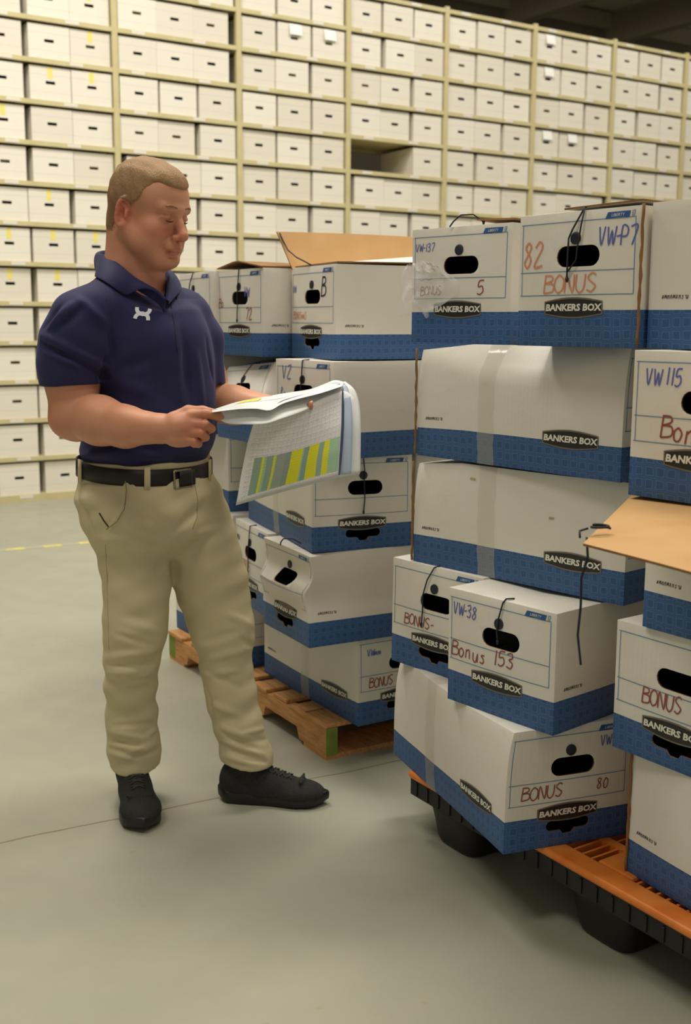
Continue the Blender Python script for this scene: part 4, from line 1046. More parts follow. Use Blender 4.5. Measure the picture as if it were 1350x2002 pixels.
skin = new_obj('body', skin_me, m.mat); own(skin); skin['label'] = 'head, arms and hands of the man'

# hair: cropped short, a bit longer on top
hx = axis((HC[0] - .16, HC[0] + .16, .0026)); hyy = axis((HC[1] - .16, HC[1] + .16, .0026)); hz_ = axis((HC[2] - .09, HC[2] + .17, .0026))
hf = Field(hx, hyy, hz_)
def resample(src, ax):
    ii, ff = [], []
    for a_, q_ in zip(src.ax, ax): i_ = np.clip(np.searchsorted(a_, q_) - 1, 0, len(a_) - 2); ii.append(i_); ff.append(((q_ - a_[i_]) / (a_[i_ + 1] - a_[i_])).astype(f32))
    out = 0
    for i in (0, 1):
        for j in (0, 1):
            for k in (0, 1):
                w_ = (ff[0] if i else 1 - ff[0])[:, None, None] * (ff[1] if j else 1 - ff[1])[None, :, None] * (ff[2] if k else 1 - ff[2])[None, None, :]
                out = out + src.F[np.ix_(ii[0] + i, ii[1] + j, ii[2] + k)] * w_
    return out
hf.F = resample(body, hf.ax)
X, Y, Z = np.meshgrid(*hf.ax, indexing='ij', sparse=True)
lx = ((X - HC[0]) * hl[0] + (Y - HC[1]) * hl[1] + (Z - HC[2]) * hl[2]) / HS; ly = ((X - HC[0]) * hfw[0] + (Y - HC[1]) * hfw[1] + (Z - HC[2]) * hfw[2]) / HS; lz = ((X - HC[0]) * hup[0] + (Y - HC[1]) * hup[1] + (Z - HC[2]) * hup[2]) / HS
# hairline: front edge drops from the quiff to the temple, in front of the ear, round behind it to the nape
lz2 = lz + .016 * np.clip(1 - (np.abs(lx) / .052) ** 2, 0, 1) * np.clip((ly - .04) / .03, 0, 1)
front = np.interp(lz2, [-.08, -.03, -.012, .012, .030, .054, .072, .086, .12], [-.055, -.040, .008, .016, .034, .044, .052, .10, .14])
side = ly - front
low = -.062 - lz + np.clip(ly + .03, 0, 1) * 1.0
tmp_ = np.maximum(side, low)
wob = .0012 * np.sin(210 * lx + 60 * lz) + .0012 * np.sin(170 * ly + 130 * lz)
topk = np.clip((lz - .045) / .05, 0, 1); th = (.0022 + .0065 * topk + .001 * topk) * (1 - .8 * np.exp(-np.maximum(-tmp_, 0) / (.014)))
hf.F = np.maximum(hf.F - th + wob * .5, tmp_ + wob).astype(f32)
eardist = np.minimum(np.sqrt((lx + .08) ** 2 * .2 + (ly + .010) ** 2 * 1.3 + (lz + .010) ** 2 * .55), np.sqrt((lx - .08) ** 2 * .2 + (ly + .010) ** 2 * 1.3 + (lz + .010) ** 2 * .55)) - .0245
hf.F = np.maximum(hf.F, -eardist).astype(f32)
m = NT('short_sandy_hair', .6, spec=.3); v = m.scale(m.coord(), (1, 1, .45)); n1 = m.noise(v, 260, 3, .6); n2 = m.noise(m.coord(), 22, 4)
gz = m.attr('fade'); c = m.mix(m.sep(gz)[0], lin((166, 130, 88)), lin((136, 106, 80))); c = m.mix(m.math('MULTIPLY', n1, .8), c, lin((112, 84, 58))); c = m.mix(m.math('MULTIPLY', n2, .35), c, lin((188, 152, 108)))
m.base(c); m.bump(n1, .003, .9)
m.l(m.math('GREATER_THAN', m.math('ADD', m.math('MULTIPLY', m.sep(gz)[1], 1.5), m.math('MULTIPLY', m.math('SUBTRACT', m.noise(m.coord(), 420, 2), .5), 2.4)), .42), m.b.inputs['Alpha'])
hm = hf.mesh('hair', 1); q = (hf.V - HC) @ HR.T / HS; fd = np.clip((.06 - q[:, 2]) / .05, 0, 1)
ed = np.maximum(q[:, 1] - np.interp(q[:, 2], [-.08, -.03, -.012, .012, .030, .054, .072, .086, .12], [-.055, -.040, .008, .016, .034, .044, .052, .10, .14]), -.062 - q[:, 2] + np.clip(q[:, 1] + .03, 0, 1))
ed = np.clip(-ed / .016, 0, 1) * (1 - fd) + np.clip(-ed / .03, 0, 1) * fd; ed = np.where(q[:, 2] > .060, 1, ed)
a = hm.attributes.new('fade', 'FLOAT_VECTOR', 'POINT'); a.data.foreach_set('vector', np.stack([fd, ed, fd], 1).ravel().astype(f32))
o = new_obj('hair', hm, m.mat); own(o)
brow = flat('sandy_brow', lin((150, 112, 76)), .7); lash = flat('dark_lash', lin((70, 46, 34)), .7)
def skin_tube(name, pts, r, mat, nrm_off=.0):
    mb = MB(); P = []
    for (x, y, z) in pts:
        p = H(x, y, z); d_ = nrmv(-hfw)
        for _ in range(40):
            if body.sample(p) < -nrm_off: break
            p = p + d_ * .0008
        P.append(p)
    rs = [r * (.45 + .55 * math.sin(PI * (i + .6) / (len(P) + .2))) for i in range(len(P))]; mb.tube(P, rs, 6, 0); o = mb.build(name, [mat], None, smooth=True); own(o); return o
for sg in (-1, 1):
    skin_tube('eyebrow', [(sg * (.014 + (.036 if sg < 0 else .022) * t), .125, .0235 + .004 * math.sin(PI * t * .9)) for t in [k / 7 for k in range(8)]], .0034, brow)
    skin_tube('eyelashes', [(sg * (.0185 + (.026 if sg < 0 else .013) * t), .125, -.0068 - .0022 * math.sin(PI * t)) for t in [k / 7 for k in range(8)]], .0019, lash)
    if sg < 0: skin_tube('lip_line', [(.024 * (2 * t - 1), .125, -.0768 - .0012 * abs(2 * t - 1)) for t in [k / 9 for k in range(10)]], .0011, flat('lip_line', lin((120, 66, 54)), .6))

# ---- polo shirt
sh = Field(axis((-.98, -.16, .0038)), axis((2.60, 3.24, .0038)), axis((.90, 1.56, .0038)))
zt = lambda v_, y_=2.95: float(at(270, v_, y_)[2])
def row(v, ul, ur, b, yaw, y=2.95):
    """torso section whose outline spans pixel columns ul..ur"""
    z_ = zt(v, y); xl, xr = at(ul, v, y - .06)[0], at(ur, v, y + .06)[0]; hw = (xr - xl) / 2; c, s_ = math.cos(yaw), math.sin(yaw)
    mm = 1.77; a_ = max(.0001, hw ** mm - (b * s_) ** mm) ** (1 / mm) / c; return (z_, (xl + xr) / 2, y, a_, b, yaw)
rows = [row(899, 160, 402, .134, PH), row(884, 148, 413, .147, PH), row(866, 152, 421, .150, PH), row(840, 156, 427, .153, PH), row(800, 160, 428, .153, PH * .6 + TH * .4), row(755, 158, 424, .146, TH), row(700, 152, 420, .142, TH), row(650, 158, 408, .134, TH), row(610, 166, 385, .115, TH)]
sh.loft(rows, .02, n=2.3)
# shoulders and yoke
sh.rc(nb - np.array([0, 0, .075]) + rT * .02, shR + np.array([.03, .01, -.002]), .085, .078, .05)
sh.rc(nb - np.array([0, 0, .075]) - rT * .02, shL + np.array([-.02, 0, -.002]), .085, .076, .05)
sh.rc(nb + np.array([0, 0, -.055]) - fT * .01, nb + np.array([0, 0, -.12]) + fT * .02, .072, .10, .04)
sh.rc(shR + np.array([.04, .0, .012]), nb + rT * .06 + np.array([0, .0, .006]), .050, .040, .03)
sh.rc(shL + np.array([-.04, .0, .008]), nb - rT * .06 + np.array([0, .0, -.004]), .050, .034, .03)
sh.el(at(235, 680, 2.86), np.array([rT, fT, [0, 0, 1]]), (.10, .075, .09), .05); sh.el(at(340, 670, 2.93), np.array([rT, fT, [0, 0, 1]]), (.085, .072, .09), .05)
# sleeves
sR = Field(sh.ax[0], sh.ax[1], sh.ax[2])
sR.chain([shR + np.array([.01, .0, -.012]), at(152, 665, 2.80), at(140, 712, 2.79), at(136, 790, 2.785)], [.082, .090, .079, .071], .02)
hemR = at(136, 751, 2.79); sR.half(hemR, (0.02, 0, -1), (-2, 0, 0), (2, 5, 3))
sL = Field(sh.ax[0], sh.ax[1], sh.ax[2])
sL.chain([shL + np.array([-.005, .0, -.012]), at(386, 670, 3.04), at(402, 765, 3.03)], [.066, .068, .059], .02)
sL.half(at(420, 748, 3.03), (-.25, 0, -1), (-2, 0, 0), (2, 5, 3))
for s2, k in ((sR, .010), (sL, .010)):
    h_ = np.clip(.5 + .5 * (sh.F - s2.F) / k, 0, 1); sh.F = (sh.F * (1 - h_) + s2.F * h_ - k * h_ * (1 - h_)).astype(f32)
del sR, sL
F_ = sh.fold
def PF(u1, v1, u2, v2, w_, amp, off=.0):
    sh.fold_px(u1, v1, u2, v2, w_, amp * 2.1)
PF(80, 655, 150, 690, .012, .010); PF(150, 690, 212, 722, .011, .008); PF(82, 672, 150, 706, .010, -.009); PF(150, 706, 210, 735, .010, -.008)
PF(88, 690, 160, 718, .010, .006); PF(95, 640, 150, 590, .014, .007); PF(110, 650, 165, 600, .010, -.005); PF(85, 640, 120, 600, .010, -.003); PF(150, 580, 215, 640, .014, .004); PF(215, 640, 220, 700, .010, -.008)
PF(205, 700, 198, 745, .010, -.010); PF(175, 735, 215, 738, .008, -.004); PF(230, 720, 300, 700, .020, -.004); PF(225, 745, 290, 770, .022, .004)
PF(340, 640, 350, 780, .014, .005); PF(358, 650, 372, 790, .014, -.004); PF(385, 690, 395, 800, .014, .004); PF(300, 700, 320, 790, .02, -.003); PF(405, 660, 415, 740, .008, -.006)
PF(160, 893, 240, 885, .014, .008); PF(185, 880, 230, 866, .010, -.006); PF(250, 888, 330, 893, .012, .006); PF(340, 885, 405, 878, .012, .006); PF(270, 876, 320, 880, .010, -.004); PF(320, 560, 345, 600, .008, .0)
sh.ripple(lambda X, Y, Z: .0016 * np.sin(38 * X + 22 * Z + 3 * np.sin(9 * Z)) + .0014 * np.sin(30 * Y - 26 * Z), (-2, 0, 0), (2, 5, 3))
# neck opening and arm holes are left to the body: carve a V at the throat
for (u_, v_, r_) in ((321, 586, .006), (318, 578, .008), (314, 568, .011), (313, 558, .010), (312, 548, .011)):
    pc = sh.hit(u_, v_)
    if pc is not None: sh.el(pc, np.eye(3), (r_, .020, r_), .004, 's')
m = NT('navy_pique', .72, spec=.25); v = m.coord(); w1 = m.n('ShaderNodeTexWave', bands_direction='Z'); m.l(v, w1.inputs['Vector']); w1.inputs['Scale'].default_value = 190; n_ = m.noise(v, 9, 4)
m.base(m.mix(n_, lin((33, 33, 70)), lin((41, 41, 80)))); m.b.inputs['Sheen Weight'].default_value = .18; m.b.inputs['Sheen Tint'].default_value = (.5, .5, .8, 1)
m.bump(m.math('ADD', m.math('MULTIPLY', w1.outputs['Fac'], .1), m.noise(v, 26, 4)), .002, .5); navy = m.mat
o = new_obj('polo_shirt', sh.mesh('shirt', 1), navy); own(o); shirt = o
def surf_line(F, pix, off, r, name, mat, parent, n=6, flatk=None):
    mb = MB(); P = []
    for i in range(len(pix) - 1):
        for t in range(4):
            u_, v_ = [pix[i][q] + (pix[i + 1][q] - pix[i][q]) * t / 4 for q in (0, 1)]; p = F.hit(u_, v_)
            if p is not None: P.append(p + F.grad(p) * off)
    p = F.hit(*pix[-1]); 
    if p is not None: P.append(p + F.grad(p) * off)
    if len(P) < 2: return None
    mb.tube(P, r, n); o = mb.build(name, [mat], None, smooth=True); own(o); return o
navy_d = flat('navy_seam', lin((28, 28, 60)), .8)
surf_line(sh, [(334, 590), (342, 640), (347, 690)], -.0004, .0022, 'placket_seam', navy_d, shirt)
surf_line(sh, [(345, 580), (356, 630), (361, 685)], -.0010, .0016, 'placket_seam', navy_d, shirt)
surf_line(sh, [(86, 738), (130, 741), (190, 742)], -.0012, .0018, 'cuff_seam', navy_d, shirt)
surf_line(sh, [(200, 560), (216, 610), (222, 660), (216, 710)], -.0010, .0018, 'armhole_seam', navy_d, shirt)
# chest emblem: two interlocking arcs
def emblem():
    mb = MB(); C_ = (278, 614)
    def strokeP(pts, wds):
        L, R = [], []
        for i, (x, y) in enumerate(pts):
            a_, b_ = pts[max(i - 1, 0)], pts[min(i + 1, len(pts) - 1)]; dx, dy = b_[0] - a_[0], b_[1] - a_[1]; q = math.hypot(dx, dy); nx, ny = -dy / q, dx / q; w = wds[i] / 2; L.append((x + nx * w, y + ny * w)); R.append((x - nx * w, y - ny * w))
        P = []
        for (x, y) in L + R:
            ca, sa = math.cos(.16), math.sin(.16); p = sh.hit(C_[0] + (x * ca - y * sa) * 14.0, C_[1] + (x * sa + y * ca) * 12.0)
            P.append(p + sh.grad(p) * .0016)
        n = len(pts); mb.add(P, [(i, i + 1, n + i + 1, n + i) for i in range(n - 1)])
    up = [(-.95 + 1.9 * t, .95 - 0) for t in ()]
    arc = [(math.cos(a_) * .92, -.92 + .98 * abs(math.sin(a_)) ** .8) for a_ in [PI - PI * k / 12 for k in range(13)]]
    strokeP(arc, [.62 - .10 * abs(6 - k) / 6 for k in range(13)]); strokeP([(x, -y) for x, y in arc], [.62 - .10 * abs(6 - k) / 6 for k in range(13)])
    o = mb.build('chest_emblem', [flat('white_embroidery', lin((226, 230, 238)), .6)], None, fixn=False); own(o)
emblem()
# collar: folded band of knit round the neck
def collar():
    T_ = [(323, 588, 2.845), (308, 570, 2.845), (290, 558, 2.845), (262, 541, 2.85), (232, 516, 2.875), (205, 498, 2.93), (190, 494, 3.00), (212, 490, 3.07), (258, 500, 3.10), (300, 514, 3.08), (326, 524, 3.01), (329, 540, 2.95), (327, 562, 2.90), (325, 588, 2.862)]
    L_ = [(320, 586, 2.838), (298, 568, 2.832), (274, 566, 2.828), (240, 579, 2.822), (214, 566, 2.845), (196, 546, 2.90), (186, 524, 3.00), (196, 520, 3.09), (255, 533, 3.15), (315, 545, 3.12), (350, 556, 3.03), (352, 568, 2.96), (342, 580, 2.90), (328, 596, 2.855)]
    def cm(P, k=5):
        P = [at(*p) for p in P]; Q = [P[0]] + P + [P[-1]]; out = []
        for i in range(1, len(Q) - 2):
            for j in range(k):
                t = j / k; a_, b_, c_, d_ = Q[i - 1:i + 3]; out.append(.5 * (2 * b_ + (c_ - a_) * t + (2 * a_ - 5 * b_ + 4 * c_ - d_) * t * t + (-a_ + 3 * b_ - 3 * c_ + d_) * t ** 3))
        return out + [P[-1]]
    top, low = cm(T_), cm(L_); cen = nb
    def outw(p): d = np.array([p[0] - cen[0], p[1] - cen[1], 0]); return d / (np.linalg.norm(d) + 1e-9)
    low2 = []
    for p in low:
        for _ in range(60):
            if sh.sample(p) > .003: break
            p = p + outw(p) * .0010 + np.array([0, 0, .0006])
        low2.append(p)
    mid = [(a_ + b_) / 2 + outw(a_) * .006 + np.array([0, 0, .004]) for a_, b_ in zip(top, low2)]
    def lift(p):
        for _ in range(40):
            if sh.sample(p) > .003: break
            p = p + outw(p) * .0010 + np.array([0, 0, .0004])
        return p
    mid = [lift(p) for p in mid]; q1 = [lift(m_ * .45 + l_ * .55) for m_, l_ in zip(mid, low2)]
    ins = [t_ - np.array([0, 0, .030]) - outw(t_) * .004 for t_ in top]
    rowsC = [ins, [t_ - outw(t_) * .002 - np.array([0, 0, .008]) for t_ in top], top, [t_ + outw(t_) * .003 for t_ in top], mid, q1, low2]
    o = sheet('collar', rowsC, [navy, navy], None, thick=.0024, smooth=True); sd = o.modifiers.new('s', 'SUBSURF'); sd.levels = 1; sd.render_levels = 1; own(o)
collar()

# ---- trousers
tr = Field(axis((-.78, -.16, .0038)), axis((2.66, 3.18, .0038)), axis((.07, 1.06, .0038)))
rows = [row(1085, 225, 410, .075, PH), row(1060, 195, 438, .115, PH), row(1035, 170, 450, .138, PH), row(1000, 153, 446, .146, PH), row(960, 146, 433, .148, PH), row(925, 150, 418, .144, PH), row(895, 153, 410, .138, PH)]
tr.loft(rows, .02, n=2.2)
def col(v, ul, ur, y): # centre point and radius of a leg section
    a_, b_ = at(ul, v, y), at(ur, v, y); return (a_ + b_) / 2, (b_[0] - a_[0]) / 2
def leg(secs, k=.03):
    C_ = [col(*s_) for s_ in secs]; tr.chain([c for c, r in C_], [r for c, r in C_], k)
leg([(1010, 170, 320, 2.91), (1050, 183, 335, 2.90), (1100, 198, 335, 2.89), (1160, 204, 330, 2.875), (1230, 203, 325, 2.865), (1290, 205, 310, 2.87), (1340, 207, 304, 2.89), (1400, 209, 305, 2.91), (1450, 211, 310, 2.92), (1500, 216, 316, 2.925)], .018)
leg([(1030, 318, 455, 2.99), (1090, 325, 470, 2.975), (1150, 345, 485, 2.96), (1230, 374, 496, 2.945), (1300, 393, 491, 2.94), (1360, 403, 500, 2.935), (1420, 420, 512, 2.93), (1470, 433, 527, 2.925), (1500, 440, 536, 2.92)], .018)
tr.half(at(262, 1494, 2.92), (0.0, 0.15, -1), (-.78, 2, 0), (float(at(360, 1400, 2.93)[0]), 4, .35)); tr.half(at(488, 1489, 2.92), (-.12, 0, -1), (float(at(362, 1400, 2.93)[0]), 2, 0), (0, 4, .35))
def PT_(u1, v1, u2, v2, w_, amp):
    tr.fold_px(u1, v1, u2, v2, w_, amp * 1.9)
rf = random.Random(11)
# right leg knee and shin folds
PT_(207, 1285, 300, 1275, .010, .008); PT_(207, 1300, 300, 1300, .008, -.008); PT_(206, 1318, 270, 1312, .010, .007); PT_(215, 1335, 300, 1325, .008, -.004); PT_(240, 1215, 318, 1238, .014, .005); PT_(225, 1240, 300, 1262, .010, -.005)
for (u1, v1, u2, v2, a_) in ((212, 1430, 290, 1445, .006), (214, 1443, 285, 1460, -.007), (212, 1455, 300, 1470, .007), (250, 1470, 312, 1452, .007), (262, 1482, 315, 1466, -.007), (216, 1472, 262, 1486, .006), (222, 1420, 300, 1415, -.004), (285, 1440, 306, 1425, .005)): PT_(u1, v1, u2, v2, .008, a_)
# left leg
for (u1, v1, u2, v2, a_, w_) in ((395, 1255, 470, 1235, -.006, .012), (440, 1200, 492, 1222, .006, .012), (470, 1248, 493, 1262, -.008, .008), (400, 1290, 480, 1270, .006, .012), (398, 1310, 470, 1345, -.004, .012), (402, 1320, 470, 1310, .005, .01),
                             (432, 1420, 500, 1450, .006, .008), (436, 1434, 505, 1468, -.007, .008), (436, 1450, 515, 1475, .007, .008), (470, 1436, 515, 1425, .006, .008), (450, 1468, 520, 1490, -.007, .008), (480, 1450, 522, 1446, -.006, .007), (445, 1480, 500, 1496, .006, .008), (408, 1375, 470, 1400, .004, .012),
                             (395, 1330, 412, 1420, .006, .008), (405, 1345, 420, 1425, -.006, .007)): PT_(u1, v1, u2, v2, w_, a_)
# hips: creases fanning from the crotch, pocket edge
for (u1, v1, u2, v2, a_, w_) in ((325, 1060, 230, 1040, -.004, .014), (330, 1075, 240, 1075, .004, .014), (340, 1040, 260, 985, -.003, .016), (345, 1035, 400, 985, -.004, .014), (350, 1060, 430, 1030, .004, .014), (332, 1085, 300, 1120, -.006, .014), (335, 1090, 345, 1130, -.006, .016),
                             (246, 945, 246, 985, .004, .006), (246, 985, 212, 1040, .004, .006), (152, 960, 180, 1050, -.005, .014), (160, 945, 235, 942, -.003, .012), (160, 950, 225, 948, .003, .012), (150, 975, 200, 985, .004, .02), (386, 960, 380, 1040, .003, .008), (210, 1060, 212, 1200, .003, .006)): PT_(u1, v1, u2, v2, w_, a_)
tr.ripple(lambda X, Y, Z: .0016 * np.sin(60 * Z + 25 * X + 3 * np.sin(13 * X)) + .0012 * np.sin(95 * Z - 40 * X), (-2, 0, 0), (2, 5, 3))
m = NT('khaki_twill', .8, spec=.2); v = m.coord(); n_ = m.noise(v, 7, 5); tw = m.n('ShaderNodeTexWave', bands_direction='DIAGONAL'); m.l(v, tw.inputs['Vector']); tw.inputs['Scale'].default_value = 240
m.base(m.mix(n_, lin((198, 186, 148)), lin((208, 197, 160)))); m.bump(m.math('ADD', m.math('MULTIPLY', tw.outputs['Fac'], .08), m.noise(v, 40, 5, .6)), .002, .5); khaki = m.mat
trousers = new_obj('trousers', tr.mesh('trousers', 1), khaki); own(trousers)
kh_d = flat('khaki_seam', lin((156, 140, 102)), .8)
surf_line(tr, [(243, 925), (247, 960), (243, 995), (228, 1020), (208, 1035)], .0002, .0013, 'pocket_seam', kh_d, trousers)
surf_line(tr, [(194, 1003), (203, 1018), (212, 1030)], -.0002, .0022, 'pocket_slit', flat('dark_slit', lin((70, 56, 36)), .9), trousers)
surf_line(tr, [(380, 945), (386, 975), (385, 1010), (376, 1035)], -.0004, .0012, 'fly_seam', kh_d, trousers)
surf_line(tr, [(206, 1065), (209, 1120), (211, 1200), (213, 1270)], -.0004, .0011, 'side_seam', kh_d, trousers)
# belt, loops, buckle
def ring_pt(v, ul, ur, b, yaw, ang, grow, y=2.95):
    z_, cx, cy, a_, b_, yw = row(v, ul, ur, b, yaw, y); f_ = np.array([math.sin(yw), -math.cos(yw), 0]); l_ = np.array([math.cos(yw), math.sin(yw), 0]); n = 2.3
    c, s_ = math.cos(ang), math.sin(ang); q = ((abs(s_) / (a_ + grow)) ** n + (abs(c) / (b_ + grow)) ** n) ** (-1 / n); return np.array([cx, cy, z_]) + (f_ * c + l_ * s_) * q
def band(name, mat, a0, a1, vt, vb, g0, n=64, thick=.004, tilt=lambda a_: 0):
    rw = []
    for v_ in (vb, (vb + vt) / 2, vt):
        r = []
        for k in range(n + 1):
            a_ = a0 + (a1 - a0) * k / n; p = ring_pt(v_, 152, 411, .140, PH, a_, g0); p[2] += tilt(a_); r.append(p)
        rw.append(r)
    o = sheet(name, rw[::-1], [mat, mat], None, thick=-thick, smooth=True); own(o); return o
tl = lambda a_: -.014 * math.cos(a_)
blk = mottled('black_leather', lin((26, 24, 22)), lin((36, 33, 30)), 40, .5, .0005)
band('belt', blk, -PI, PI, 895, 926, .004, tilt=tl)
for a_ in (-1.72, -.62, .75, 1.9): band('belt_loop', khaki, a_ - .045, a_ + .045, 890, 931, .009, n=4, thick=.003, tilt=tl)
bk = flat('brushed_buckle', lin((150, 140, 120)), .35, metal=.8)
mb = MB(); ang0 = -.03
for s0_, s1_ in (((-.16, 899), (.20, 899)), ((.20, 899), (.22, 931)), ((.22, 931), (-.14, 932)), ((-.14, 932), (-.16, 899))):
    mb.tube([ring_pt(s0_[1] + (s1_[1] - s0_[1]) * t / 6, 152, 411, .140, PH, s0_[0] + (s1_[0] - s0_[0]) * t / 6, .012) + np.array([0, 0, tl(0)]) for t in range(7)], .0032, 6)
o = mb.build('belt_buckle', [bk], None, smooth=True); own(o)
band('belt_tongue', blk, -.05, .30, 900, 929, .011, n=10, thick=.004, tilt=tl)

# ---- shoes
def shoe(heel, toe, lab, turn=1):
    heel, toe = np.array(heel, float), np.array(toe, float); d = nrmv(toe - heel); L_ = float(np.linalg.norm(toe - heel)); yw = math.atan2(d[1], d[0]); k = L_ / .29
    F = Field(axis((-.02, .32, .003)), axis((-.08, .08, .003)), axis((.0, .15, .003)))
    I3 = np.eye(3)
    F.el((.052, 0, .048), I3, (.050, .037, .048), .02); F.rc((.05, 0, .075), (.07, 0, .098), .040, .038, .02); F.el((.13, 0, .040), I3, (.085, .042, .042), .02); F.el((.215, .002 * turn, .030), I3, (.072, .049, .034), .02); F.rc((.10, 0, .078), (.185, 0, .046), .032, .022, .02)
    F.rc((.058, 0, .13), (.066, 0, .10), .034, .030, .006, 's')
    F.rc((.225, -.03, .068), (.225, .03, .068), .004, .004, .012, 'u'); F.half((0, 0, .022), (0, 0, -1), (-1, -1, -1), (1, 1, 1))
    m_ = bpy.data.materials.get('black_knit_upper')
    if m_ is None:
        m = NT('black_knit_upper', .85, spec=.2); v = m.coord(); n_ = m.noise(m.scale(v, (1, 2, 1)), 160, 3); m.base(m.mix(n_, lin((34, 34, 34)), lin((60, 60, 57)))); m.bump(n_, .0015, .6); m_ = m.mat
    # sole outline
    n = 40; ol = []
    for i in range(n):
        t = i / n * 2 * PI; x = .147 - .150 * math.cos(t); w_ = np.interp(x, [-.004, .02, .07, .14, .21, .26, .298], [.0, .033, .037, .037, .050, .044, .0]); ol.append((x, math.copysign(w_, math.sin(t)) if abs(math.sin(t)) > .02 else 0))
    mb = MB(); lv = [(.0, .90), (.006, .985), (.016, 1.0), (.027, 1.0), (.032, .95)]
    vs = []
    for z_, g in lv:
        for x, y in ol: sp_ = .010 * max(0, (x - .20) / .09) ** 2 + .006 * max(0, (.03 - x) / .03) ** 2; vs.append((.147 + (x - .147) * (g * .5 + .5), y * g, z_ * (1.12 - .25 * x / .29) + sp_))
    fs = [(l_ * n + i, l_ * n + (i + 1) % n, (l_ + 1) * n + (i + 1) % n, (l_ + 1) * n + i) for l_ in range(4) for i in range(n)] + [tuple(range(n))[::-1], tuple(4 * n + i for i in range(n))]
    mb.add(vs, fs)
    def place(o): o.parent = man; o.matrix_parent_inverse = Matrix.Identity(4); o.location = (heel[0] + .42, heel[1] - 2.93, 0); o.rotation_euler = (0, 0, yw); o.scale = (k, k, k); return o
    up = place(new_obj('shoe', F.mesh('shoe'), m_)); up['label'] = lab
    so = mb.build('shoe_sole', [flat('black_rubber_sole', lin((20, 20, 20)), .45)], None, smooth=True); so.parent = up
    lm = flat('black_lace', lin((58, 57, 54)), .8); mb = MB()
    def top(x, y):
        z_ = .14
        while z_ > .02 and F.sample(np.array((x, y, z_))) > .001: z_ -= .001
        return np.array((x, y, z_ + .0015))
    for i in range(5):
        x = .115 + i * .018; w_ = .020 - i * .001
        mb.tube([top(x, -w_), top(x + .004, -w_ * .4), top(x + .006, w_ * .3), top(x + .010, w_)], .0022, 6); mb.tube([top(x, w_), top(x + .004, w_ * .4), top(x + .006, -w_ * .3), top(x + .010, -w_)], .0022, 6)
    c = top(.108, 0)
    for sg in (-1, 1): mb.tube([c, c + (.004, sg * .014, .012), c + (.008, sg * .030, .008), c + (.006, sg * .022, -.002), c + (.0, sg * .004, .0)], .0021, 6); mb.tube([c, c + (.012, sg * .012, .004), c + (.022, sg * .026, -.008)], .0019, 6)
    la_ = mb.build('shoelaces', [lm], None, smooth=True); la_.parent = up
shoe((-.612, 3.015, 0), (-.517, 2.705, 0), 'black shoe pointing toward the camera', 1)
shoe((-.348, 2.925, 0), (-.048, 2.892, 0), 'black shoe seen from its side', -1)

# ------------------------------------------------------------------ the printout in his hands
po = empty('printout', (-.10, 2.80, 1.0)); tag(po, 'thick folded printout held open in the man\'s hands, green and yellow columns hanging', 'printout')
def ownp(o): o.parent = po; o.matrix_parent_inverse = Matrix.Translation((.10, -2.80, -1.0)); return o
paper = mottled('white_paper', lin((228, 230, 228)), lin((236, 237, 234)), 5, .5); edge_b = flat('blue_printed_edge', lin((60, 82, 124)), .5); pale_b = flat('pale_blue_sheet', lin((188, 204, 226)), .5)
def curve(P, k):
    P = [at(*p) for p in P]; Q = [P[0]] + P + [P[-1]]; out = []
    n = len(P) - 1
    for j in range(k + 1):
        x = j / k * n; i = min(int(x), n - 1); t = x - i; a_, b_, c_, d_ = Q[i:i + 4]
        out.append(.5 * (2 * b_ + (c_ - a_) * t + (2 * a_ - 5 * b_ + 4 * c_ - d_) * t * t + (-a_ + 3 * b_ - 3 * c_ + d_) * t ** 3))
    return out
def loftsheet(name, curves, mats, nk=28, nr=6, thick=.0006, uv=False):
    C_ = [curve(c, nk) for c in curves]; rows = []
    for i in range(len(C_) - 1):
        for j in range(nr + (1 if i == len(C_) - 2 else 0)): t = j / nr; rows.append([a_ * (1 - t) + b_ * t for a_, b_ in zip(C_[i], C_[i + 1])])
    o = sheet(name, rows, mats, None, thick=thick, smooth=True)
    if uv:
        nr_, nc = len(rows), len(rows[0]); co = [(j / (nc - 1), 1 - i / (nr_ - 1), 0.0) for i in range(nr_) for j in range(nc)] * 2
        a_ = o.data.attributes.new('page', 'FLOAT_VECTOR', 'POINT'); a_.data.foreach_set('vector', np.array(co, f32).ravel())
    return ownp(o)
# underside of the front sheets, toward the camera
TB = [(414, 803, 2.585), (462, 797, 2.68), (500, 796, 2.73), (527, 799, 2.75), (552, 786, 2.80), (585, 776, 2.84), (625, 766, 2.89), (668, 752, 2.94)]
LB = [(414, 806, 2.583), (440, 826, 2.60), (480, 829, 2.64), (518, 828, 2.67), (550, 818, 2.71), (590, 804, 2.77), (625, 787, 2.84), (664, 765, 2.91)]
loftsheet('back_sheet', [TB, LB], [paper, paper], thick=.0012)
# upper faces receding behind, several sheets
T1 = [(414, 802, 2.60), (462, 790, 2.76), (508, 783, 2.86), (545, 778, 2.90), (585, 768, 2.95), (625, 757, 2.98), (652, 747, 3.0), (672, 750, 2.98)]
T2 = [(415, 801, 2.61), (462, 786, 2.80), (508, 777, 2.92), (560, 768, 2.98), (605, 761, 3.01), (635, 750, 3.03), (655, 743, 3.03), (676, 748, 3.0)]
loftsheet('inner_sheet', [T1, [(u, v + 3, y - .06) for u, v, y in TB]], [paper, paper])
loftsheet('top_sheet', [T2, [(u, v + 1, y - .02) for u, v, y in T1]], [paper, paper])
def thin_line(P, r, mat, name='page_edge'):
    mb = MB(); mb.tube(curve(P, 30), r, 5); return ownp(mb.build(name, [mat], None, smooth=True))
thin_line([(470, 796, 2.70), (500, 794, 2.74), (528, 796, 2.77), (553, 783, 2.82), (588, 773, 2.86), (628, 763, 2.91), (664, 751, 2.95)], .0011, edge_b)
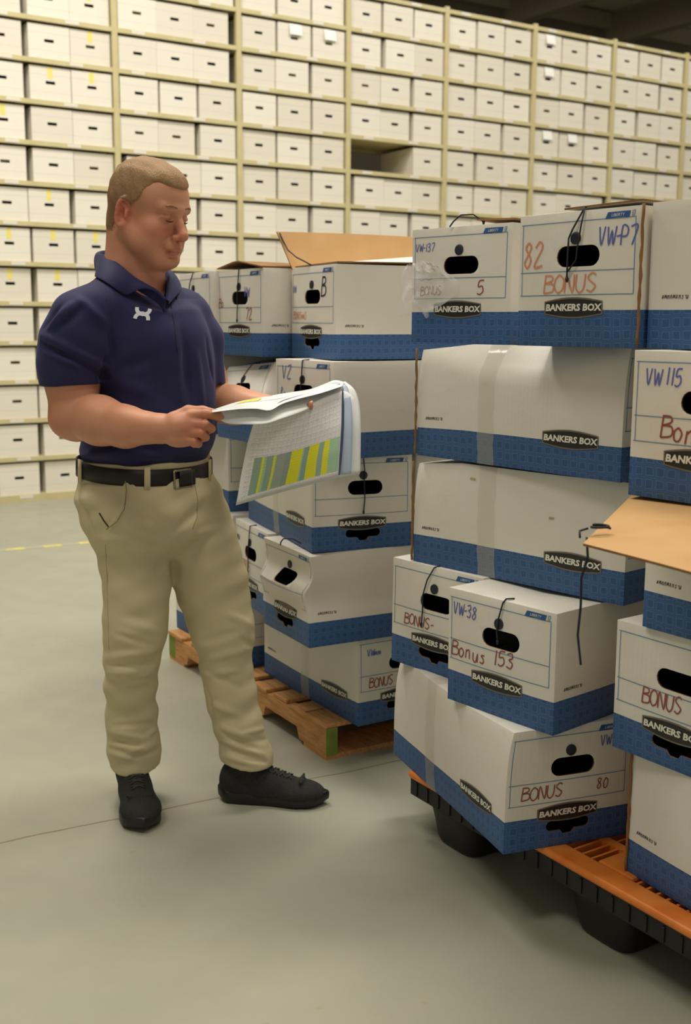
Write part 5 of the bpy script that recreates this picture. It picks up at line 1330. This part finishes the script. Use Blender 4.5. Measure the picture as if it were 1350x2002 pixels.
thin_line([(505, 786, 2.84), (548, 781, 2.88), (590, 770, 2.93), (630, 758, 2.96), (655, 748, 2.98)], .0008, pale_b)
yel = flat('yellow_highlight', lin((222, 218, 96)), .5)
loftsheet('highlighted_cells', [[(470, 785, 2.78), (490, 780.5, 2.84), (512, 777, 2.89)], [(458, 791, 2.735), (482, 786, 2.80), (505, 783, 2.84)]], [yel, yel], 8, 3)
# hanging pages
def page_mat():
    m = NT('printed_spreadsheet', .5); s = m.sep(m.attr('page')); u_, v_ = s[0], s[1]
    def band(x, a, b): return m.math('MULTIPLY', m.math('GREATER_THAN', x, a), m.math('LESS_THAN', x, b))
    c = m.mix(0.0, lin((238, 236, 234)), (1, 1, 1))
    # faint ruled cells and text rows
    gx = m.math('LESS_THAN', m.math('FRACT', m.math('MULTIPLY', u_, 22)), .10); gy = m.math('LESS_THAN', m.math('FRACT', m.math('MULTIPLY', v_, 30)), .16)
    tx = m.ramp(m.noise(m.scale(m.attr('page'), (60, 30, 1)), 1.6, 2), [(.48, (0, 0, 0)), (.62, (1, 1, 1))])
    txt = m.math('MULTIPLY', m.math('MULTIPLY', tx, m.math('LESS_THAN', m.math('FRACT', m.math('ADD', m.math('MULTIPLY', v_, 15), .3)), .45)), .38)
    ins = m.math('MULTIPLY', band(u_, .06, .97), band(v_, .04, .96)); g = m.math('MULTIPLY', m.math('MAXIMUM', m.math('MULTIPLY', m.math('MAXIMUM', gx, gy), .25), txt), ins)
    c = m.mix(g, c, lin((120, 122, 126)))
    tbl = m.math('MULTIPLY', band(u_, .12, .985), band(v_, .06, .52)); c = m.mix(tbl, c, lin((172, 208, 174)))
    gry = None
    for a, b, col in ((.12, .19, (150, 178, 158)), (.235, .30, (150, 178, 158)), (.33, .42, (166, 176, 164)), (.42, .50, (150, 168, 156)), (.60, .645, (146, 174, 164)), (.75, .80, (156, 184, 168)),
                      (.19, .212, (236, 232, 48)), (.30, .322, (236, 232, 48)), (.475, .585, (236, 232, 44)), (.645, .745, (236, 232, 44)), (.80, .855, (236, 232, 44))):
        c = m.mix(m.math('MULTIPLY', band(u_, a, b), band(v_, .06, .52)), c, lin(col))
    ln = m.math('MULTIPLY', m.math('MULTIPLY', gy, .18), tbl); c = m.mix(ln, c, lin((120, 130, 60)))
    m.base(c); return m.mat
pg = page_mat()
loftsheet('front_page', [[(497, 822, 2.70), (540, 812, 2.735), (590, 797, 2.79), (635, 778, 2.85), (668, 764, 2.89)], [(483, 868, 2.70), (530, 866, 2.73), (580, 858, 2.77), (630, 843, 2.82), (667, 830, 2.85)], [(470, 935, 2.70), (520, 925, 2.72), (570, 910, 2.755), (620, 894, 2.80), (664, 880, 2.83)],
                         [(462, 985, 2.69), (510, 969, 2.715), (560, 955, 2.75), (615, 940, 2.79), (661, 929, 2.82)]], [pg, paper], 30, 7, .0008, True)
loftsheet('under_page', [[(666, 765, 2.895), (667, 830, 2.855), (664, 880, 2.835), (661, 929, 2.825)], [(671, 758, 2.91), (671, 826, 2.866), (668, 878, 2.846), (664, 928, 2.835)]], [edge_b, edge_b], 20, 2)
loftsheet('under_page', [[(669, 752, 2.93), (672, 780, 2.90), (672, 826, 2.87), (669, 878, 2.85), (665, 928, 2.838)], [(676, 752, 2.945), (685, 780, 2.915), (689, 826, 2.885), (688, 878, 2.865), (686, 926, 2.85)]], [pale_b, pale_b], 20, 3)
loftsheet('under_page', [[(669, 748, 2.955), (678, 758, 2.94), (684, 782, 2.92), (684, 826, 2.89), (682, 878, 2.87), (680, 927, 2.855)], [(674, 747, 2.975), (692, 763, 2.955), (701, 790, 2.935), (704, 830, 2.905), (704, 880, 2.885), (703, 924, 2.87)]], [paper, paper], 26, 4, .002)
loftsheet('back_page', [[(497, 822, 2.712), (590, 797, 2.80), (668, 764, 2.90), (700, 790, 2.94)], [(461, 988, 2.702), (560, 960, 2.762), (661, 934, 2.832), (703, 927, 2.875)]], [paper, paper], 24, 8, .002)
